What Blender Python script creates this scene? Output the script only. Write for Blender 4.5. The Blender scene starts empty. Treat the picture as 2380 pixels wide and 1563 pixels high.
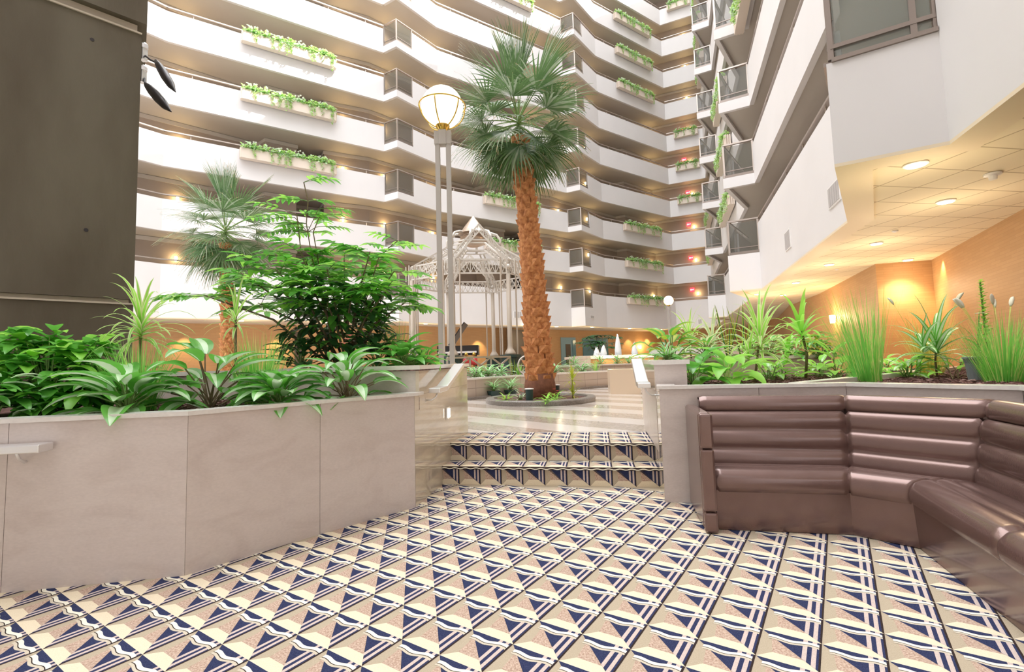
import bpy, math, random
from mathutils import Vector, Matrix
random.seed(7)
sc = bpy.context.scene
COL = sc.collection

# ------------------------------------------------------------------ camera
F, P, R, CX, CY, EYE = 1130., .0773, -.0286, 1190., 752.4, 1.2
RV = (math.cos(R), -math.sin(R)*math.sin(P), math.sin(R)*math.cos(P))
UV = (-math.sin(R), -math.cos(R)*math.sin(P), math.cos(R)*math.cos(P))
FV = (0, math.cos(P), math.sin(P))
cam = bpy.data.cameras.new('camera')
cam.sensor_fit = 'HORIZONTAL'; cam.sensor_width = 36; cam.lens = 36*F/2380
cam.shift_x = 0; cam.shift_y = -(781.5-CY)/2380; cam.clip_end = 300; cam.clip_start = .05
co = bpy.data.objects.new('camera', cam); COL.objects.link(co)
co.matrix_world = Matrix(((RV[0], UV[0], -FV[0], 0), (RV[1], UV[1], -FV[1], 0), (RV[2], UV[2], -FV[2], EYE), (0, 0, 0, 1)))
sc.camera = co
# ------------------------------------------------------------------ light and exposure
sc.view_settings.view_transform = 'Standard'; sc.view_settings.look = 'None'
sc.view_settings.gamma = 1; sc.view_settings.use_curve_mapping = False
sc.view_settings.exposure = 1.2
w = bpy.data.worlds.new('skylight'); sc.world = w; w.use_nodes = True
wn_, wl_ = w.node_tree.nodes, w.node_tree.links
tc_ = wn_.new('ShaderNodeTexCoord'); sx_ = wn_.new('ShaderNodeSeparateXYZ'); rp_ = wn_.new('ShaderNodeValToRGB')
wl_.new(tc_.outputs['Generated'], sx_.inputs[0]); wl_.new(sx_.outputs[2], rp_.inputs[0]); wl_.new(rp_.outputs[0], wn_['Background'].inputs[0])
e_ = rp_.color_ramp.elements; e_[0].position = .0; e_[0].color = (.215, .215, .22, 1); e_[1].position = .85; e_[1].color = (.975, .985, 1, 1)
x_ = e_.new(.35); x_.color = (.335, .335, .342, 1)
wn_['Background'].inputs[1].default_value = 2.6
sun = bpy.data.lights.new('sun', 'SUN'); sun.energy = 4.0; sun.angle = .012; sun.color = (1, .96, .88)
so = bpy.data.objects.new('sun', sun); COL.objects.link(so)
so.rotation_euler = (-Vector((.62, -.31, .72))).to_track_quat('-Z', 'Y').to_euler()
# ------------------------------------------------------------------ picture measurements to points of the place
def ray(px, py):
    a = (px-CX)/F; b = (CY-py)/F
    return tuple(FV[i]+a*RV[i]+b*UV[i] for i in range(3))
def atZ(px, py, z):
    d = ray(px, py); t = (z-EYE)/d[2]; return Vector((d[0]*t, d[1]*t, z))
def atD(px, py, D):
    d = ray(px, py); t = D/d[1]; return Vector((d[0]*t, D, EYE+d[2]*t))
def onl(px, py, a, b):
    d = ray(px, py); dx, dy = b[0]-a[0], b[1]-a[1]
    t = (a[0]*dy-a[1]*dx)/(d[0]*dy-d[1]*dx); return Vector((d[0]*t, d[1]*t, EYE+d[2]*t))
V = Vector
def V3(p, z=0): return Vector((p[0], p[1], z))
def lp(a, b, t): return tuple(a[i]+(b[i]-a[i])*t for i in range(len(a)))
def lerp(a, b, t): return a+(b-a)*t

# ------------------------------------------------------------------ materials
def nodes(name):
    m = bpy.data.materials.new(name); m.use_nodes = True
    return m, m.node_tree.nodes, m.node_tree.links, m.node_tree.nodes['Principled BSDF']
def mat(name, col, rough=.5, metal=0, c2=None, scale=8, stretch=None, detail=4, bump=0, bscale=None, lo=.35, hi=.65, emit=None, es=0, spec=.5, coat=0, trans=0, tl=0, alpha=1, ior=1.45):
    m, N, L, b = nodes(name)
    b.inputs['Base Color'].default_value = (*col, 1); b.inputs['Roughness'].default_value = rough
    b.inputs['Metallic'].default_value = metal; b.inputs['Specular IOR Level'].default_value = spec
    b.inputs['Coat Weight'].default_value = coat; b.inputs['Coat Roughness'].default_value = .12
    b.inputs['Transmission Weight'].default_value = trans; b.inputs['Alpha'].default_value = alpha; b.inputs['IOR'].default_value = ior
    tc = N.new('ShaderNodeTexCoord'); mp = N.new('ShaderNodeMapping'); L.new(tc.outputs['Object'], mp.inputs[0])
    if stretch: mp.inputs['Scale'].default_value = stretch
    if c2 is not None:
        n = N.new('ShaderNodeTexNoise'); n.inputs['Scale'].default_value = scale; n.inputs['Detail'].default_value = detail
        r = N.new('ShaderNodeValToRGB'); r.color_ramp.elements[0].position = lo; r.color_ramp.elements[1].position = hi
        r.color_ramp.elements[0].color = (*col, 1); r.color_ramp.elements[1].color = (*c2, 1)
        L.new(mp.outputs[0], n.inputs['Vector']); L.new(n.outputs['Fac'], r.inputs[0]); L.new(r.outputs[0], b.inputs['Base Color'])
    if bump:
        n2 = N.new('ShaderNodeTexNoise'); n2.inputs['Scale'].default_value = bscale or scale; n2.inputs['Detail'].default_value = 5
        bm = N.new('ShaderNodeBump'); bm.inputs['Strength'].default_value = bump; bm.inputs['Distance'].default_value = .02
        L.new(mp.outputs[0], n2.inputs['Vector']); L.new(n2.outputs['Fac'], bm.inputs['Height']); L.new(bm.outputs[0], b.inputs['Normal'])
    if emit:
        b.inputs['Emission Color'].default_value = (*emit, 1); b.inputs['Emission Strength'].default_value = es
    if tl:
        t = N.new('ShaderNodeBsdfTranslucent'); t.inputs[0].default_value = (*[min(1, c*1.5) for c in (c2 or col)], 1)
        mx = N.new('ShaderNodeMixShader'); mx.inputs[0].default_value = tl
        L.new(b.outputs[0], mx.inputs[1]); L.new(t.outputs[0], mx.inputs[2]); L.new(mx.outputs[0], N['Material Output'].inputs[0])
    return m
def marble(name, base, vein, rough, coat=.3, stretch=(1, 1, 1)):
    m, N, L, b = nodes(name)
    b.inputs['Roughness'].default_value = rough; b.inputs['Coat Weight'].default_value = coat; b.inputs['Coat Roughness'].default_value = .05
    tc = N.new('ShaderNodeTexCoord'); mp = N.new('ShaderNodeMapping'); mp.inputs['Scale'].default_value = stretch; L.new(tc.outputs['Object'], mp.inputs[0])
    n1 = N.new('ShaderNodeTexNoise'); n1.inputs['Scale'].default_value = 2.2; n1.inputs['Detail'].default_value = 8; n1.inputs['Distortion'].default_value = 1.2
    n2 = N.new('ShaderNodeTexNoise'); n2.inputs['Scale'].default_value = 45; n2.inputs['Detail'].default_value = 4
    r = N.new('ShaderNodeValToRGB'); e = r.color_ramp.elements
    e[0].position = .3; e[0].color = (*vein, 1); e[1].position = .62; e[1].color = (*base, 1)
    x = e.new(.5); x.color = (*[(base[i]*.8+vein[i]*.2) for i in range(3)], 1)
    mx = N.new('ShaderNodeMixRGB'); mx.blend_type = 'MULTIPLY'; mx.inputs[0].default_value = .18
    L.new(mp.outputs[0], n1.inputs['Vector']); L.new(mp.outputs[0], n2.inputs['Vector']); L.new(n1.outputs['Fac'], r.inputs[0])
    L.new(r.outputs[0], mx.inputs[1]); L.new(n2.outputs['Fac'], mx.inputs[2]); L.new(mx.outputs[0], b.inputs['Base Color'])
    return m
M = {}
M['paint'] = mat('gallery_paint', (.725, .70, .695), .6, c2=(.75, .725, .72), scale=.6)
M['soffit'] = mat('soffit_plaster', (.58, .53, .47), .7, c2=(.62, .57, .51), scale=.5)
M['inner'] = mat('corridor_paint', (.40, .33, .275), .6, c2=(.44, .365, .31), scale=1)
M['door_dark'] = mat('dark_door', (.10, .075, .06), .4)
M['rail'] = mat('champagne_metal', (.52, .45, .40), .3, .7)
M['darkrail'] = mat('bronze_metal', (.30, .25, .22), .35, .7)
M['glass'] = mat('smoked_glass', (.15, .15, .13), .03, alpha=.34, spec=.6)
M['clear_glass'] = mat('clear_glass', (.30, .34, .31), .03, alpha=.35, spec=.6)
M['steel'] = mat('brushed_steel', (.86, .86, .87), .32, .9)
M['concrete'] = mat('board_concrete', (.105, .084, .055), .75, c2=(.15, .13, .092), scale=1.3, stretch=(1, 1, .35), bump=.25, bscale=12)
M['concrete_lip'] = mat('concrete_lip', (.55, .48, .38), .7)
M['marble'] = marble('pink_marble', (.76, .675, .635), (.69, .60, .56), .32, .25, (1, 1, 2.5))
M['marble_pol'] = marble('polished_cream_marble', (.74, .64, .50), (.66, .56, .43), .08, .8, (1, 1, 6))
M['cap'] = marble('pale_marble_cap', (.90, .87, .83), (.86, .81, .77), .25, .3)
M['soil'] = mat('bark_mulch', (.05, .022, .018), .9, c2=(.30, .15, .13), scale=28, stretch=(1, 2.2, 1), detail=6, bump=1, bscale=40, lo=.4, hi=.68)
M['leather'] = mat('pearl_brown_leather', (.19, .115, .10), .27, .5, c2=(.21, .13, .115), scale=5, bump=.06, bscale=160, coat=.5)
M['leather_dark'] = mat('brown_leather_seam', (.10, .055, .045), .45, .2)
M['cream'] = mat('cream_border_paint', (.80, .68, .50), .6)
M['black'] = mat('black_metal', (.045, .04, .04), .35, .5)
M['dark_green'] = mat('dark_green_plastic', (.02, .045, .04), .4)
M['granite'] = mat('dark_granite', (.16, .14, .125), .35, c2=(.27, .24, .22), scale=60)
M['stone_tile'] = None
M['trunk'] = mat('palm_bark', (.22, .075, .03), .8, c2=(.40, .15, .05), scale=9, bump=.5, bscale=25)
M['trunk_dark'] = mat('palm_root_bark', (.14, .055, .03), .9, c2=(.22, .09, .05), scale=12, bump=.5)
M['boot'] = mat('palm_leaf_base', (.33, .115, .035), .75, c2=(.56, .25, .09), scale=14, bump=.3, bscale=30)
M['stem'] = mat('brown_stem', (.16, .11, .07), .7, c2=(.22, .17, .09), scale=20)
M['gstem'] = mat('green_stem', (.16, .26, .07), .6)
M['palm'] = mat('palm_green', (0.040, 0.108, 0.032), .4, c2=(0.126, 0.216, 0.081), scale=5, tl=.25)
M['palm_pale'] = mat('palm_silver_green', (0.144, 0.224, 0.117), .35, c2=(0.324, 0.386, 0.260), scale=6, tl=.25)
M['palm_tip'] = mat('palm_dry_tip', (.30, .24, .13), .6, c2=(.42, .34, .2), scale=10, tl=.2)
M['leaf'] = mat('glossy_leaf', (0.080, 0.304, 0.043), .28, c2=(0.160, 0.478, 0.072), scale=7, tl=.3, spec=.7)
M['leaf_bright'] = mat('bright_leaf', (0.232, 0.609, 0.058), .35, c2=(0.362, 0.754, 0.116), scale=6, tl=.4, spec=.6)
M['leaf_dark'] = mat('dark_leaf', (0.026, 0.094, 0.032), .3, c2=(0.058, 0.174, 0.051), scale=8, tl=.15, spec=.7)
M['leaf_pale'] = mat('silver_leaf', (0.435, 0.667, 0.392), .3, c2=(0.609, 0.812, 0.522), scale=9, tl=.25, spec=.7)
M['leaf_cream'] = mat('cream_leaf_edge', (.62, .68, .30), .4, c2=(.72, .76, .42), scale=9, tl=.35)
M['leaf_yellow'] = mat('yellow_leaf', (.55, .52, .06), .4, c2=(.38, .47, .05), scale=9, tl=.35)
M['grass'] = mat('grass_blade', (0.160, 0.493, 0.087), .45, c2=(0.290, 0.667, 0.145), scale=6, tl=.35)
M['grass_pale'] = mat('pale_grass_blade', (0.522, 0.754, 0.203), .5, c2=(0.725, 0.870, 0.290), scale=6, tl=.35)
M['grass_gold'] = mat('golden_grass_blade', (.66, .52, .12), .5, c2=(.52, .48, .10), scale=6, tl=.4)
M['plume'] = mat('cream_plume', (.82, .78, .62), .9)
M['ivy'] = mat('ivy_leaf', (0.145, 0.392, 0.072), .4, c2=(0.493, 0.667, 0.232), scale=14, tl=.3)
M['petal'] = mat('white_petal', (.85, .84, .76), .6, tl=.3)
M['pink'] = mat('pink_bloom', (.80, .22, .20), .5, tl=.2)
M['red'] = mat('red_bract', (.62, .05, .05), .45)
M['box_paint'] = mat('flower_box_paint', (.72, .62, .53), .6)
M['lamp_globe'] = mat('lit_opal_glass', (1, .97, .9), .3, emit=(1, .90, .70), es=.75)
M['gold'] = mat('brass', (.62, .42, .10), .25, .9)
M['lit'] = mat('lit_diffuser', (1, .95, .85), .4, emit=(1, .9, .68), es=4)
M['lit_warm'] = mat('lit_sconce_glass', (1, .9, .6), .4, emit=(1, .80, .38), es=9)
M['exit_red'] = mat('exit_red', (.8, .02, .03), .4, emit=(1, .03, .05), es=1.6)
M['exit_letters'] = mat('exit_letter_white', (.9, .7, .7), .4, emit=(1, .6, .6), es=1.5)
M['lamp_post'] = mat('post_paint', (.50, .455, .42), .4)
M['white_metal'] = mat('warm_white_metal', (.64, .59, .53), .35, .2)
M['column_paint'] = mat('gazebo_column_paint', (.46, .385, .31), .4)
M['copper'] = mat('finial_metal', (.50, .40, .32), .3, .7)
M['vent'] = mat('vent_grey', (.48, .45, .44), .5)
M['white'] = mat('white_plastic', (.82, .8, .78), .4)
M['water'] = mat('foaming_water', (.92, .94, .96), .4, tl=.3)
M['pool'] = mat('pool_water', (.35, .42, .42), .05, spec=.8)
M['blue_door'] = mat('blue_lobby_door', (.22, .36, .44), .4)
M['teal_screen'] = mat('blue_grey_window', (.12, .24, .30), .15)
M['podium'] = mat('tan_marble_podium', (.66, .52, .38), .3, coat=.3)
M['pot'] = mat('grey_pot', (.18, .20, .22), .4)

def brick(name, c1, c2, mortar, scale, bw, bh, rough=.6, rot=0, ms=.012, offs=.5, bump=0):
    m, N, L, b = nodes(name); b.inputs['Roughness'].default_value = rough
    tc = N.new('ShaderNodeTexCoord'); mp = N.new('ShaderNodeMapping'); L.new(tc.outputs['UV'], mp.inputs[0]); mp.inputs['Rotation'].default_value = (0, 0, rot)
    t = N.new('ShaderNodeTexBrick'); t.offset = offs
    t.inputs['Color1'].default_value = (*c1, 1); t.inputs['Color2'].default_value = (*c2, 1); t.inputs['Mortar'].default_value = (*mortar, 1)
    t.inputs['Scale'].default_value = scale; t.inputs['Mortar Size'].default_value = ms; t.inputs['Brick Width'].default_value = bw; t.inputs['Row Height'].default_value = bh
    L.new(mp.outputs[0], t.inputs['Vector']); L.new(t.outputs['Color'], b.inputs['Base Color'])
    return m
M['tan_wall'] = brick('tan_stack_panel', (.47, .275, .13), (.51, .305, .15), (.42, .245, .115), 1, .42, .06, .55, ms=.003)
M['ceiling_tile'] = brick('ceiling_tiles', (.80, .70, .51), (.82, .72, .53), (.50, .40, .26), 1, .6, .6, .8, math.radians(-10), .012, 0)
M['stone_tile'] = brick('stone_planter_tile', (.50, .42, .35), (.55, .46, .39), (.34, .28, .23), 1, .5, .3, .4, ms=.008, offs=0)

def floor_marble():
    m, N, L, b = nodes('striped_marble_floor'); b.inputs['Roughness'].default_value = .16
    b.inputs['Coat Weight'].default_value = .3; b.inputs['Coat Roughness'].default_value = .03
    tc = N.new('ShaderNodeTexCoord'); sp = N.new('ShaderNodeSeparateXYZ'); L.new(tc.outputs['Object'], sp.inputs[0])
    a = N.new('ShaderNodeMath'); a.operation = 'ADD'; L.new(sp.outputs[0], a.inputs[0]); L.new(sp.outputs[1], a.inputs[1])
    s = N.new('ShaderNodeMath'); s.operation = 'MULTIPLY'; s.inputs[1].default_value = .7071; L.new(a.outputs[0], s.inputs[0])
    s2 = N.new('ShaderNodeMath'); s2.operation = 'SUBTRACT'; s2.inputs[1].default_value = .53; L.new(s.outputs[0], s2.inputs[0])
    f = N.new('ShaderNodeMath'); f.operation = 'FRACT'; L.new(s2.outputs[0], f.inputs[0])
    g = N.new('ShaderNodeMath'); g.operation = 'GREATER_THAN'; g.inputs[1].default_value = .5; L.new(f.outputs[0], g.inputs[0])
    n = N.new('ShaderNodeTexNoise'); n.inputs['Scale'].default_value = 30; n.inputs['Detail'].default_value = 6; L.new(tc.outputs['Object'], n.inputs['Vector'])
    r1 = N.new('ShaderNodeValToRGB'); r1.color_ramp.elements[0].color = (.74, .67, .61, 1); r1.color_ramp.elements[1].color = (.82, .77, .72, 1)
    r2 = N.new('ShaderNodeValToRGB'); r2.color_ramp.elements[0].position = .35; r2.color_ramp.elements[1].position = .65
    r2.color_ramp.elements[0].color = (.42, .355, .30, 1); r2.color_ramp.elements[1].color = (.60, .53, .46, 1)
    L.new(n.outputs['Fac'], r1.inputs[0]); L.new(n.outputs['Fac'], r2.inputs[0])
    mx = N.new('ShaderNodeMixRGB'); L.new(g.outputs[0], mx.inputs[0]); L.new(r1.outputs[0], mx.inputs[1]); L.new(r2.outputs[0], mx.inputs[2])
    L.new(mx.outputs[0], b.inputs['Base Color']); return m
M['floor_marble'] = floor_marble()
def cmat(n, c, c2, sc_=220): return mat('carpet_'+n, c, .95, c2=c2, scale=sc_, detail=2, lo=.3, hi=.7, spec=.1)
M['c_tan'] = cmat('tan', (0.456, 0.376, 0.274), (0.536, 0.456, 0.342)); M['c_cream'] = cmat('cream', (0.775, 0.661, 0.479), (0.866, 0.764, 0.581))
M['c_pink'] = cmat('pink', (0.376, 0.239, 0.177), (0.684, 0.536, 0.433), 130); M['c_navy'] = cmat('navy', (.022, .028, .075), (.055, .065, .14))
M['c_black'] = cmat('black', (.03, .02, .018), (.06, .04, .035)); M['c_rose'] = cmat('rose', (0.570, 0.456, 0.410), (0.707, 0.593, 0.547))
M['c_grey'] = cmat('grey', (0.593, 0.524, 0.410), (0.684, 0.616, 0.502)); M['c_white'] = cmat('ivory', (0.889, 0.821, 0.684), (0.900, 0.900, 0.775))

# ------------------------------------------------------------------ mesh helper
class MB:
    def __init__(s): s.v = []; s.f = []; s.m = []; s.uv = {}
    def quad(s, a, b, c, d, m=0, uv=None):
        i = len(s.v); s.v += [tuple(a), tuple(b), tuple(c), tuple(d)]; s.f.append((i, i+1, i+2, i+3)); s.m.append(m)
        if uv: s.uv[len(s.f)-1] = uv
    def poly(s, pts, m=0, uv=None):
        i = len(s.v); s.v += [tuple(p) for p in pts]; s.f.append(tuple(range(i, i+len(pts)))); s.m.append(m)
        if uv: s.uv[len(s.f)-1] = uv
    def box(s, c, size, m=0, ax=None, ay=None):
        ax = V(ax or (1, 0, 0)).normalized(); az = V((0, 0, 1)); ay = V(ay).normalized() if ay else az.cross(ax).normalized(); az = ax.cross(ay).normalized()
        c = V(c); h = [q/2 for q in size]; i = len(s.v)
        for sx in (-1, 1):
            for sy in (-1, 1):
                for sz in (-1, 1): s.v.append(tuple(c+ax*(sx*h[0])+ay*(sy*h[1])+az*(sz*h[2])))
        for q in ((0, 1, 3, 2), (4, 6, 7, 5), (0, 4, 5, 1), (2, 3, 7, 6), (0, 2, 6, 4), (1, 5, 7, 3)): s.f.append(tuple(i+k for k in q)); s.m.append(m)
    def bar(s, a, b, w, h=None, m=0):
        a = V(a); b = V(b); d = b-a; h = h or w
        if d.length < 1e-6: return
        x = d.normalized(); up = V((0, 0, 1)) if abs(x.z) < .95 else V((0, 1, 0)); y = up.cross(x).normalized()
        s.box((a+b)/2, (d.length, w, h), m, x, y)
    def tube(s, path, r, n=10, m=0, caps=True):
        path = [V(p) for p in path]; rs = r if isinstance(r, (list, tuple)) else [r]*len(path); base = len(s.v); ref = None
        for k, p in enumerate(path):
            d = (path[min(k+1, len(path)-1)]-path[max(k-1, 0)])
            d = d.normalized() if d.length > 1e-9 else V((0, 0, 1))
            if ref is None: ref = V((1, 0, 0)) if abs(d.x) < .9 else V((0, 1, 0))
            u = (ref-d*ref.dot(d)).normalized(); ref = u; w_ = d.cross(u)
            for j in range(n):
                t = 2*math.pi*j/n; s.v.append(tuple(p+(u*math.cos(t)+w_*math.sin(t))*rs[k]))
        for k in range(len(path)-1):
            for j in range(n):
                a = base+k*n+j; b = base+k*n+(j+1) % n; s.f.append((a, b, b+n, a+n)); s.m.append(m)
        if caps:
            s.f.append(tuple(base+j for j in range(n))[::-1]); s.m.append(m)
            s.f.append(tuple(base+(len(path)-1)*n+j for j in range(n))); s.m.append(m)
    def lathe(s, c, prof, n=24, m=0):
        c = V(c); base = len(s.v)
        for r, z in prof:
            for j in range(n):
                t = 2*math.pi*j/n; s.v.append((c.x+r*math.cos(t), c.y+r*math.sin(t), c.z+z))
        for k in range(len(prof)-1):
            for j in range(n):
                a = base+k*n+j; b = base+k*n+(j+1) % n; s.f.append((a, b, b+n, a+n)); s.m.append(m)
        s.f.append(tuple(base+j for j in range(n))[::-1]); s.m.append(m)
        s.f.append(tuple(base+(len(prof)-1)*n+j for j in range(n))); s.m.append(m)
    def prism(s, pts, z0, z1, m=0, top=True, bot=True, mt=None, mb_=None):
        n = len(pts); i = len(s.v)
        s.v += [(p[0], p[1], z0) for p in pts]+[(p[0], p[1], z1) for p in pts]; acc = 0
        for k in range(n):
            j = (k+1) % n; l = math.hypot(pts[j][0]-pts[k][0], pts[j][1]-pts[k][1])
            s.f.append((i+k, i+j, i+n+j, i+n+k)); s.m.append(m); s.uv[len(s.f)-1] = [(acc, z0), (acc+l, z0), (acc+l, z1), (acc, z1)]; acc += l
        if bot: s.f.append(tuple(i+k for k in range(n))[::-1]); s.m.append(m if mb_ is None else mb_); s.uv[len(s.f)-1] = [(p[0], p[1]) for p in pts][::-1]
        if top: s.f.append(tuple(i+n+k for k in range(n))); s.m.append(m if mt is None else mt); s.uv[len(s.f)-1] = [(p[0], p[1]) for p in pts]
    def strip(s, poly, z0, z1, th, m=0, mt=None):
        s.prism(list(poly)+list(reversed(offset(poly, th))), z0, z1, m, mt=mt)
    def grid(s, fn, nu, nv, m=0):
        i = len(s.v)
        for a in range(nu+1):
            for b in range(nv+1): s.v.append(tuple(fn(a/nu, b/nv)))
        for a in range(nu):
            for b in range(nv):
                k = i+a*(nv+1)+b; s.f.append((k, k+nv+1, k+nv+2, k+1)); s.m.append(m)
    def build(s, name, mats, parent=None, smooth=False, bevel=0, origin=None):
        me = bpy.data.meshes.new(name)
        o_ = V(origin) if origin is not None else V((0, 0, 0))
        vs = s.v if origin is None else [(x-o_.x, y-o_.y, z-o_.z) for x, y, z in s.v]
        me.from_pydata(vs, [], s.f)
        if not isinstance(mats, (list, tuple)): mats = [mats]
        for k in mats: me.materials.append(M[k] if isinstance(k, str) else k)
        me.polygons.foreach_set('material_index', s.m)
        if s.uv:
            uvl = me.uv_layers.new(name='UVMap')
            for fi, uvs in s.uv.items():
                p = me.polygons[fi]
                for li, q in zip(p.loop_indices, uvs): uvl.data[li].uv = q
        if smooth: me.polygons.foreach_set('use_smooth', [True]*len(s.f))
        me.update()
        ob = bpy.data.objects.new(name, me); COL.objects.link(ob); ob.location = o_
        if parent is not None:
            ob.parent = parent
            if parent.type == 'EMPTY': ob.location = o_-parent.location if not parent.rotation_euler.z else o_
            else: ob.location = o_-V(parent.location)
        if bevel:
            b = ob.modifiers.new('bevel', 'BEVEL'); b.width = bevel; b.segments = 2; b.limit_method = 'ANGLE'
        return ob
def offset(poly, d):
    out = []; n = len(poly); P_ = [V((p[0], p[1])) for p in poly]
    for i in range(n):
        ns = []
        if i > 0: e = (P_[i]-P_[i-1]).normalized(); ns.append(V((-e.y, e.x)))
        if i < n-1: e = (P_[i+1]-P_[i]).normalized(); ns.append(V((-e.y, e.x)))
        if len(ns) == 1: m = ns[0]*d
        else:
            b = (ns[0]+ns[1]).normalized(); m = b*(d/max(.35, b.dot(ns[0])))
        out.append((P_[i].x+m.x, P_[i].y+m.y))
    return out
def thing(name, label, cat, loc=(0, 0, 0), group=None):
    o = bpy.data.objects.new(name, None); COL.objects.link(o); o.location = loc; o.empty_display_size = .1
    o['label'] = label; o['category'] = cat
    if group: o['group'] = group
    return o
def tag(o, label, cat, group=None, kind=None):
    if label: o['label'] = label
    if cat: o['category'] = cat
    if group: o['group'] = group
    if kind: o['kind'] = kind
    return o
def struct(o, label=None):
    o['kind'] = 'structure'
    if label: o['label'] = label
    return o
def dup(root, loc=None, label=None, rotz=None):
    r = root.copy(); COL.objects.link(r)
    if loc is not None: r.location = loc
    if rotz is not None: r.rotation_euler.z = rotz
    if label: r['label'] = label
    for ch in root.children:
        c = ch.copy(); COL.objects.link(c); c.parent = r
        for g in ch.children:
            d = g.copy(); COL.objects.link(d); d.parent = c
    return r
def point_light(name, loc, power, color=(1, .75, .4), size=.08, parent=None, spot=None):
    l = bpy.data.lights.new(name, 'SPOT' if spot else 'POINT'); l.energy = power; l.color = color; l.shadow_soft_size = size
    if spot: l.spot_size = spot; l.spot_blend = .6
    o = bpy.data.objects.new(name, l); COL.objects.link(o); o.location = loc
    if parent is not None: o.parent = parent
    return o

# ================================================================== THE BUILDING
def rail(k): return 5.82+2.75*(k-2)
ORD = {2: 'lowest', 3: 'second', 4: 'third', 5: 'fourth', 6: 'fifth', 7: 'sixth', 8: 'seventh', 9: 'eighth', 10: 'ninth', 11: 'tenth', 12: 'eleventh'}
N0 = (-17.02, 17.78); A0 = (-16.2, 17.29); K0 = (-14.4, 19.75)
N1 = (-6.52, 25.03); A1 = (-5.71, 24.54); K1 = (-3.90, 26.95)
N2 = (3.98, 32.28); A2 = (4.82, 31.77); K2 = (6.73, 34.28)
CC = (13.17, 38.85); X2 = (15.67, 37.62)
KG = (13.25, 30.4); GA = (11.37, 27.97); GN = (12.2, 27.5)
KH = (9.44, 19.09); HA = (7.56, 16.67); HN = (8.41, 16.17)
KN = (5.68, 8.02); NA = (3.84, 5.56); NN = (4.70, 5.01); EN = (1.86, -3.5)
OUT = [(-24.8, 12.3), N0, A0, K0, N1, A1, K1, N2, A2, K2, CC, X2, KG, GA, GN, KH, HA, HN, KN, NA, NN, EN]
def perbay(n): return [(n[0]-1.12, n[1]+1.07), (n[0]+.04, n[1]+2.2), (n[0]+4.3, n[1]+6.2), (n[0]+5.0, n[1]+5.65), (n[0]+6.17, n[1]+6.52), (n[0]+5.45, n[1]+7.6), (n[0]+6.6, n[1]+8.4), (n[0]+7.3, n[1]+7.25)]
INN = [(-26, 13.8)]+perbay(N0)+perbay(N1)+[(2.86, 33.35), (4.02, 34.48), (8.6, 38.6), (9.3, 38.2), (12.3, 40.6), (17.4, 38.2), (15.2, 30.0), (13.9, 27.0), (11.1, 18.6), (10.1, 15.8), (7.4, 7.5), (6.5, 4.6), (3.7, -3.9)]
# solid pieces of each parapet, broken by the glass corners
gf = .365
def gpt(a, k): return lp(a, k, gf)
G = [('first', N0, A0, K0), ('mid', N1, A1, K1), ('far', N2, A2, K2), ('g', GN, GA, KG), ('h', HN, HA, KH), ('n', NN, NA, KN)]
SOL = [[OUT[0], N0], [gpt(A0, K0), K0, N1], [gpt(A1, K1), K1, N2], [gpt(A2, K2), K2, CC, X2, KG, gpt(GA, KG)], [GN, KH, gpt(HA, KH)], [HN, KN, gpt(NA, KN)], [NN, EN]]
LOW = [[N0, A0, gpt(A0, K0)], [N1, A1, gpt(A1, K1)], [N2, A2, gpt(A2, K2)], [gpt(GA, KG), GA, GN], [gpt(HA, KH), HA, HN], [gpt(NA, KN), NA, NN]]
LEVELS = range(2, 13)
for k in LEVELS:
    zb = 3.4 if k == 2 else rail(k)-1.55
    m = MB()
    for s_ in SOL: m.strip(s_, zb, rail(k)-.2, .14)
    for s_ in LOW: m.strip(s_, zb, rail(k)-1.19, .14)
    struct(m.build('wall_gallery', 'paint'), 'white parapet wall of the %s gallery level' % ORD[k])
    m = MB(); m.prism(offset(OUT, .12)+INN[::-1], rail(k)-1.42 if k > 2 else 4.3, rail(k)-1.07, 0, mt=1)
    struct(m.build('floor_gallery', ['soffit', 'inner']), 'corridor slab of the %s gallery level' % ORD[k])
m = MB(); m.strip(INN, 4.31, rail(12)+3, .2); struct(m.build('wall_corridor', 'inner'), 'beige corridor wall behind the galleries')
# crown strip under every soffit
for k in range(2, 9):
    m = MB(); m.strip(offset(INN, -.05), rail(k+1)-1.62, rail(k+1)-1.44, .05); struct(m.build('trim_1', 'soffit'), 'cornice of the corridor wall')
# room doors in the recesses of the corridor wall
def door(p, q, z, label, name='door_1'):
    p = V3(p, z); q = V3(q, z); d = (q-p).normalized(); n = V((d.y, -d.x, 0)); c = (p+q)/2+n*.03
    m = MB(); m.box(c+V((0, 0, 1.05)), (.95, .05, 2.1), 0, d); o = m.build(name, 'door_dark'); struct(o, label)
    h = MB(); h.box(c+d*.38+n*.05+V((0, 0, 1.0)), (.12, .04, .03), 0, d); h.build('door_handle', 'steel', o)
for n_, nm in ((N0, 'beside the concrete pier'), (N1, 'behind the tall palm')):
    pb = perbay(n_)
    for k in range(2, 7):
        door(lp(pb[4], pb[5], .12), lp(pb[4], pb[5], .9), rail(k)-1.07, 'dark room door on the %s level, %s' % (ORD[k], nm))
        door(lp(pb[6], pb[7], .1), lp(pb[6], pb[7], .9), rail(k)-1.07, 'dark room door facing the recess, %s level' % ORD[k])

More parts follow.
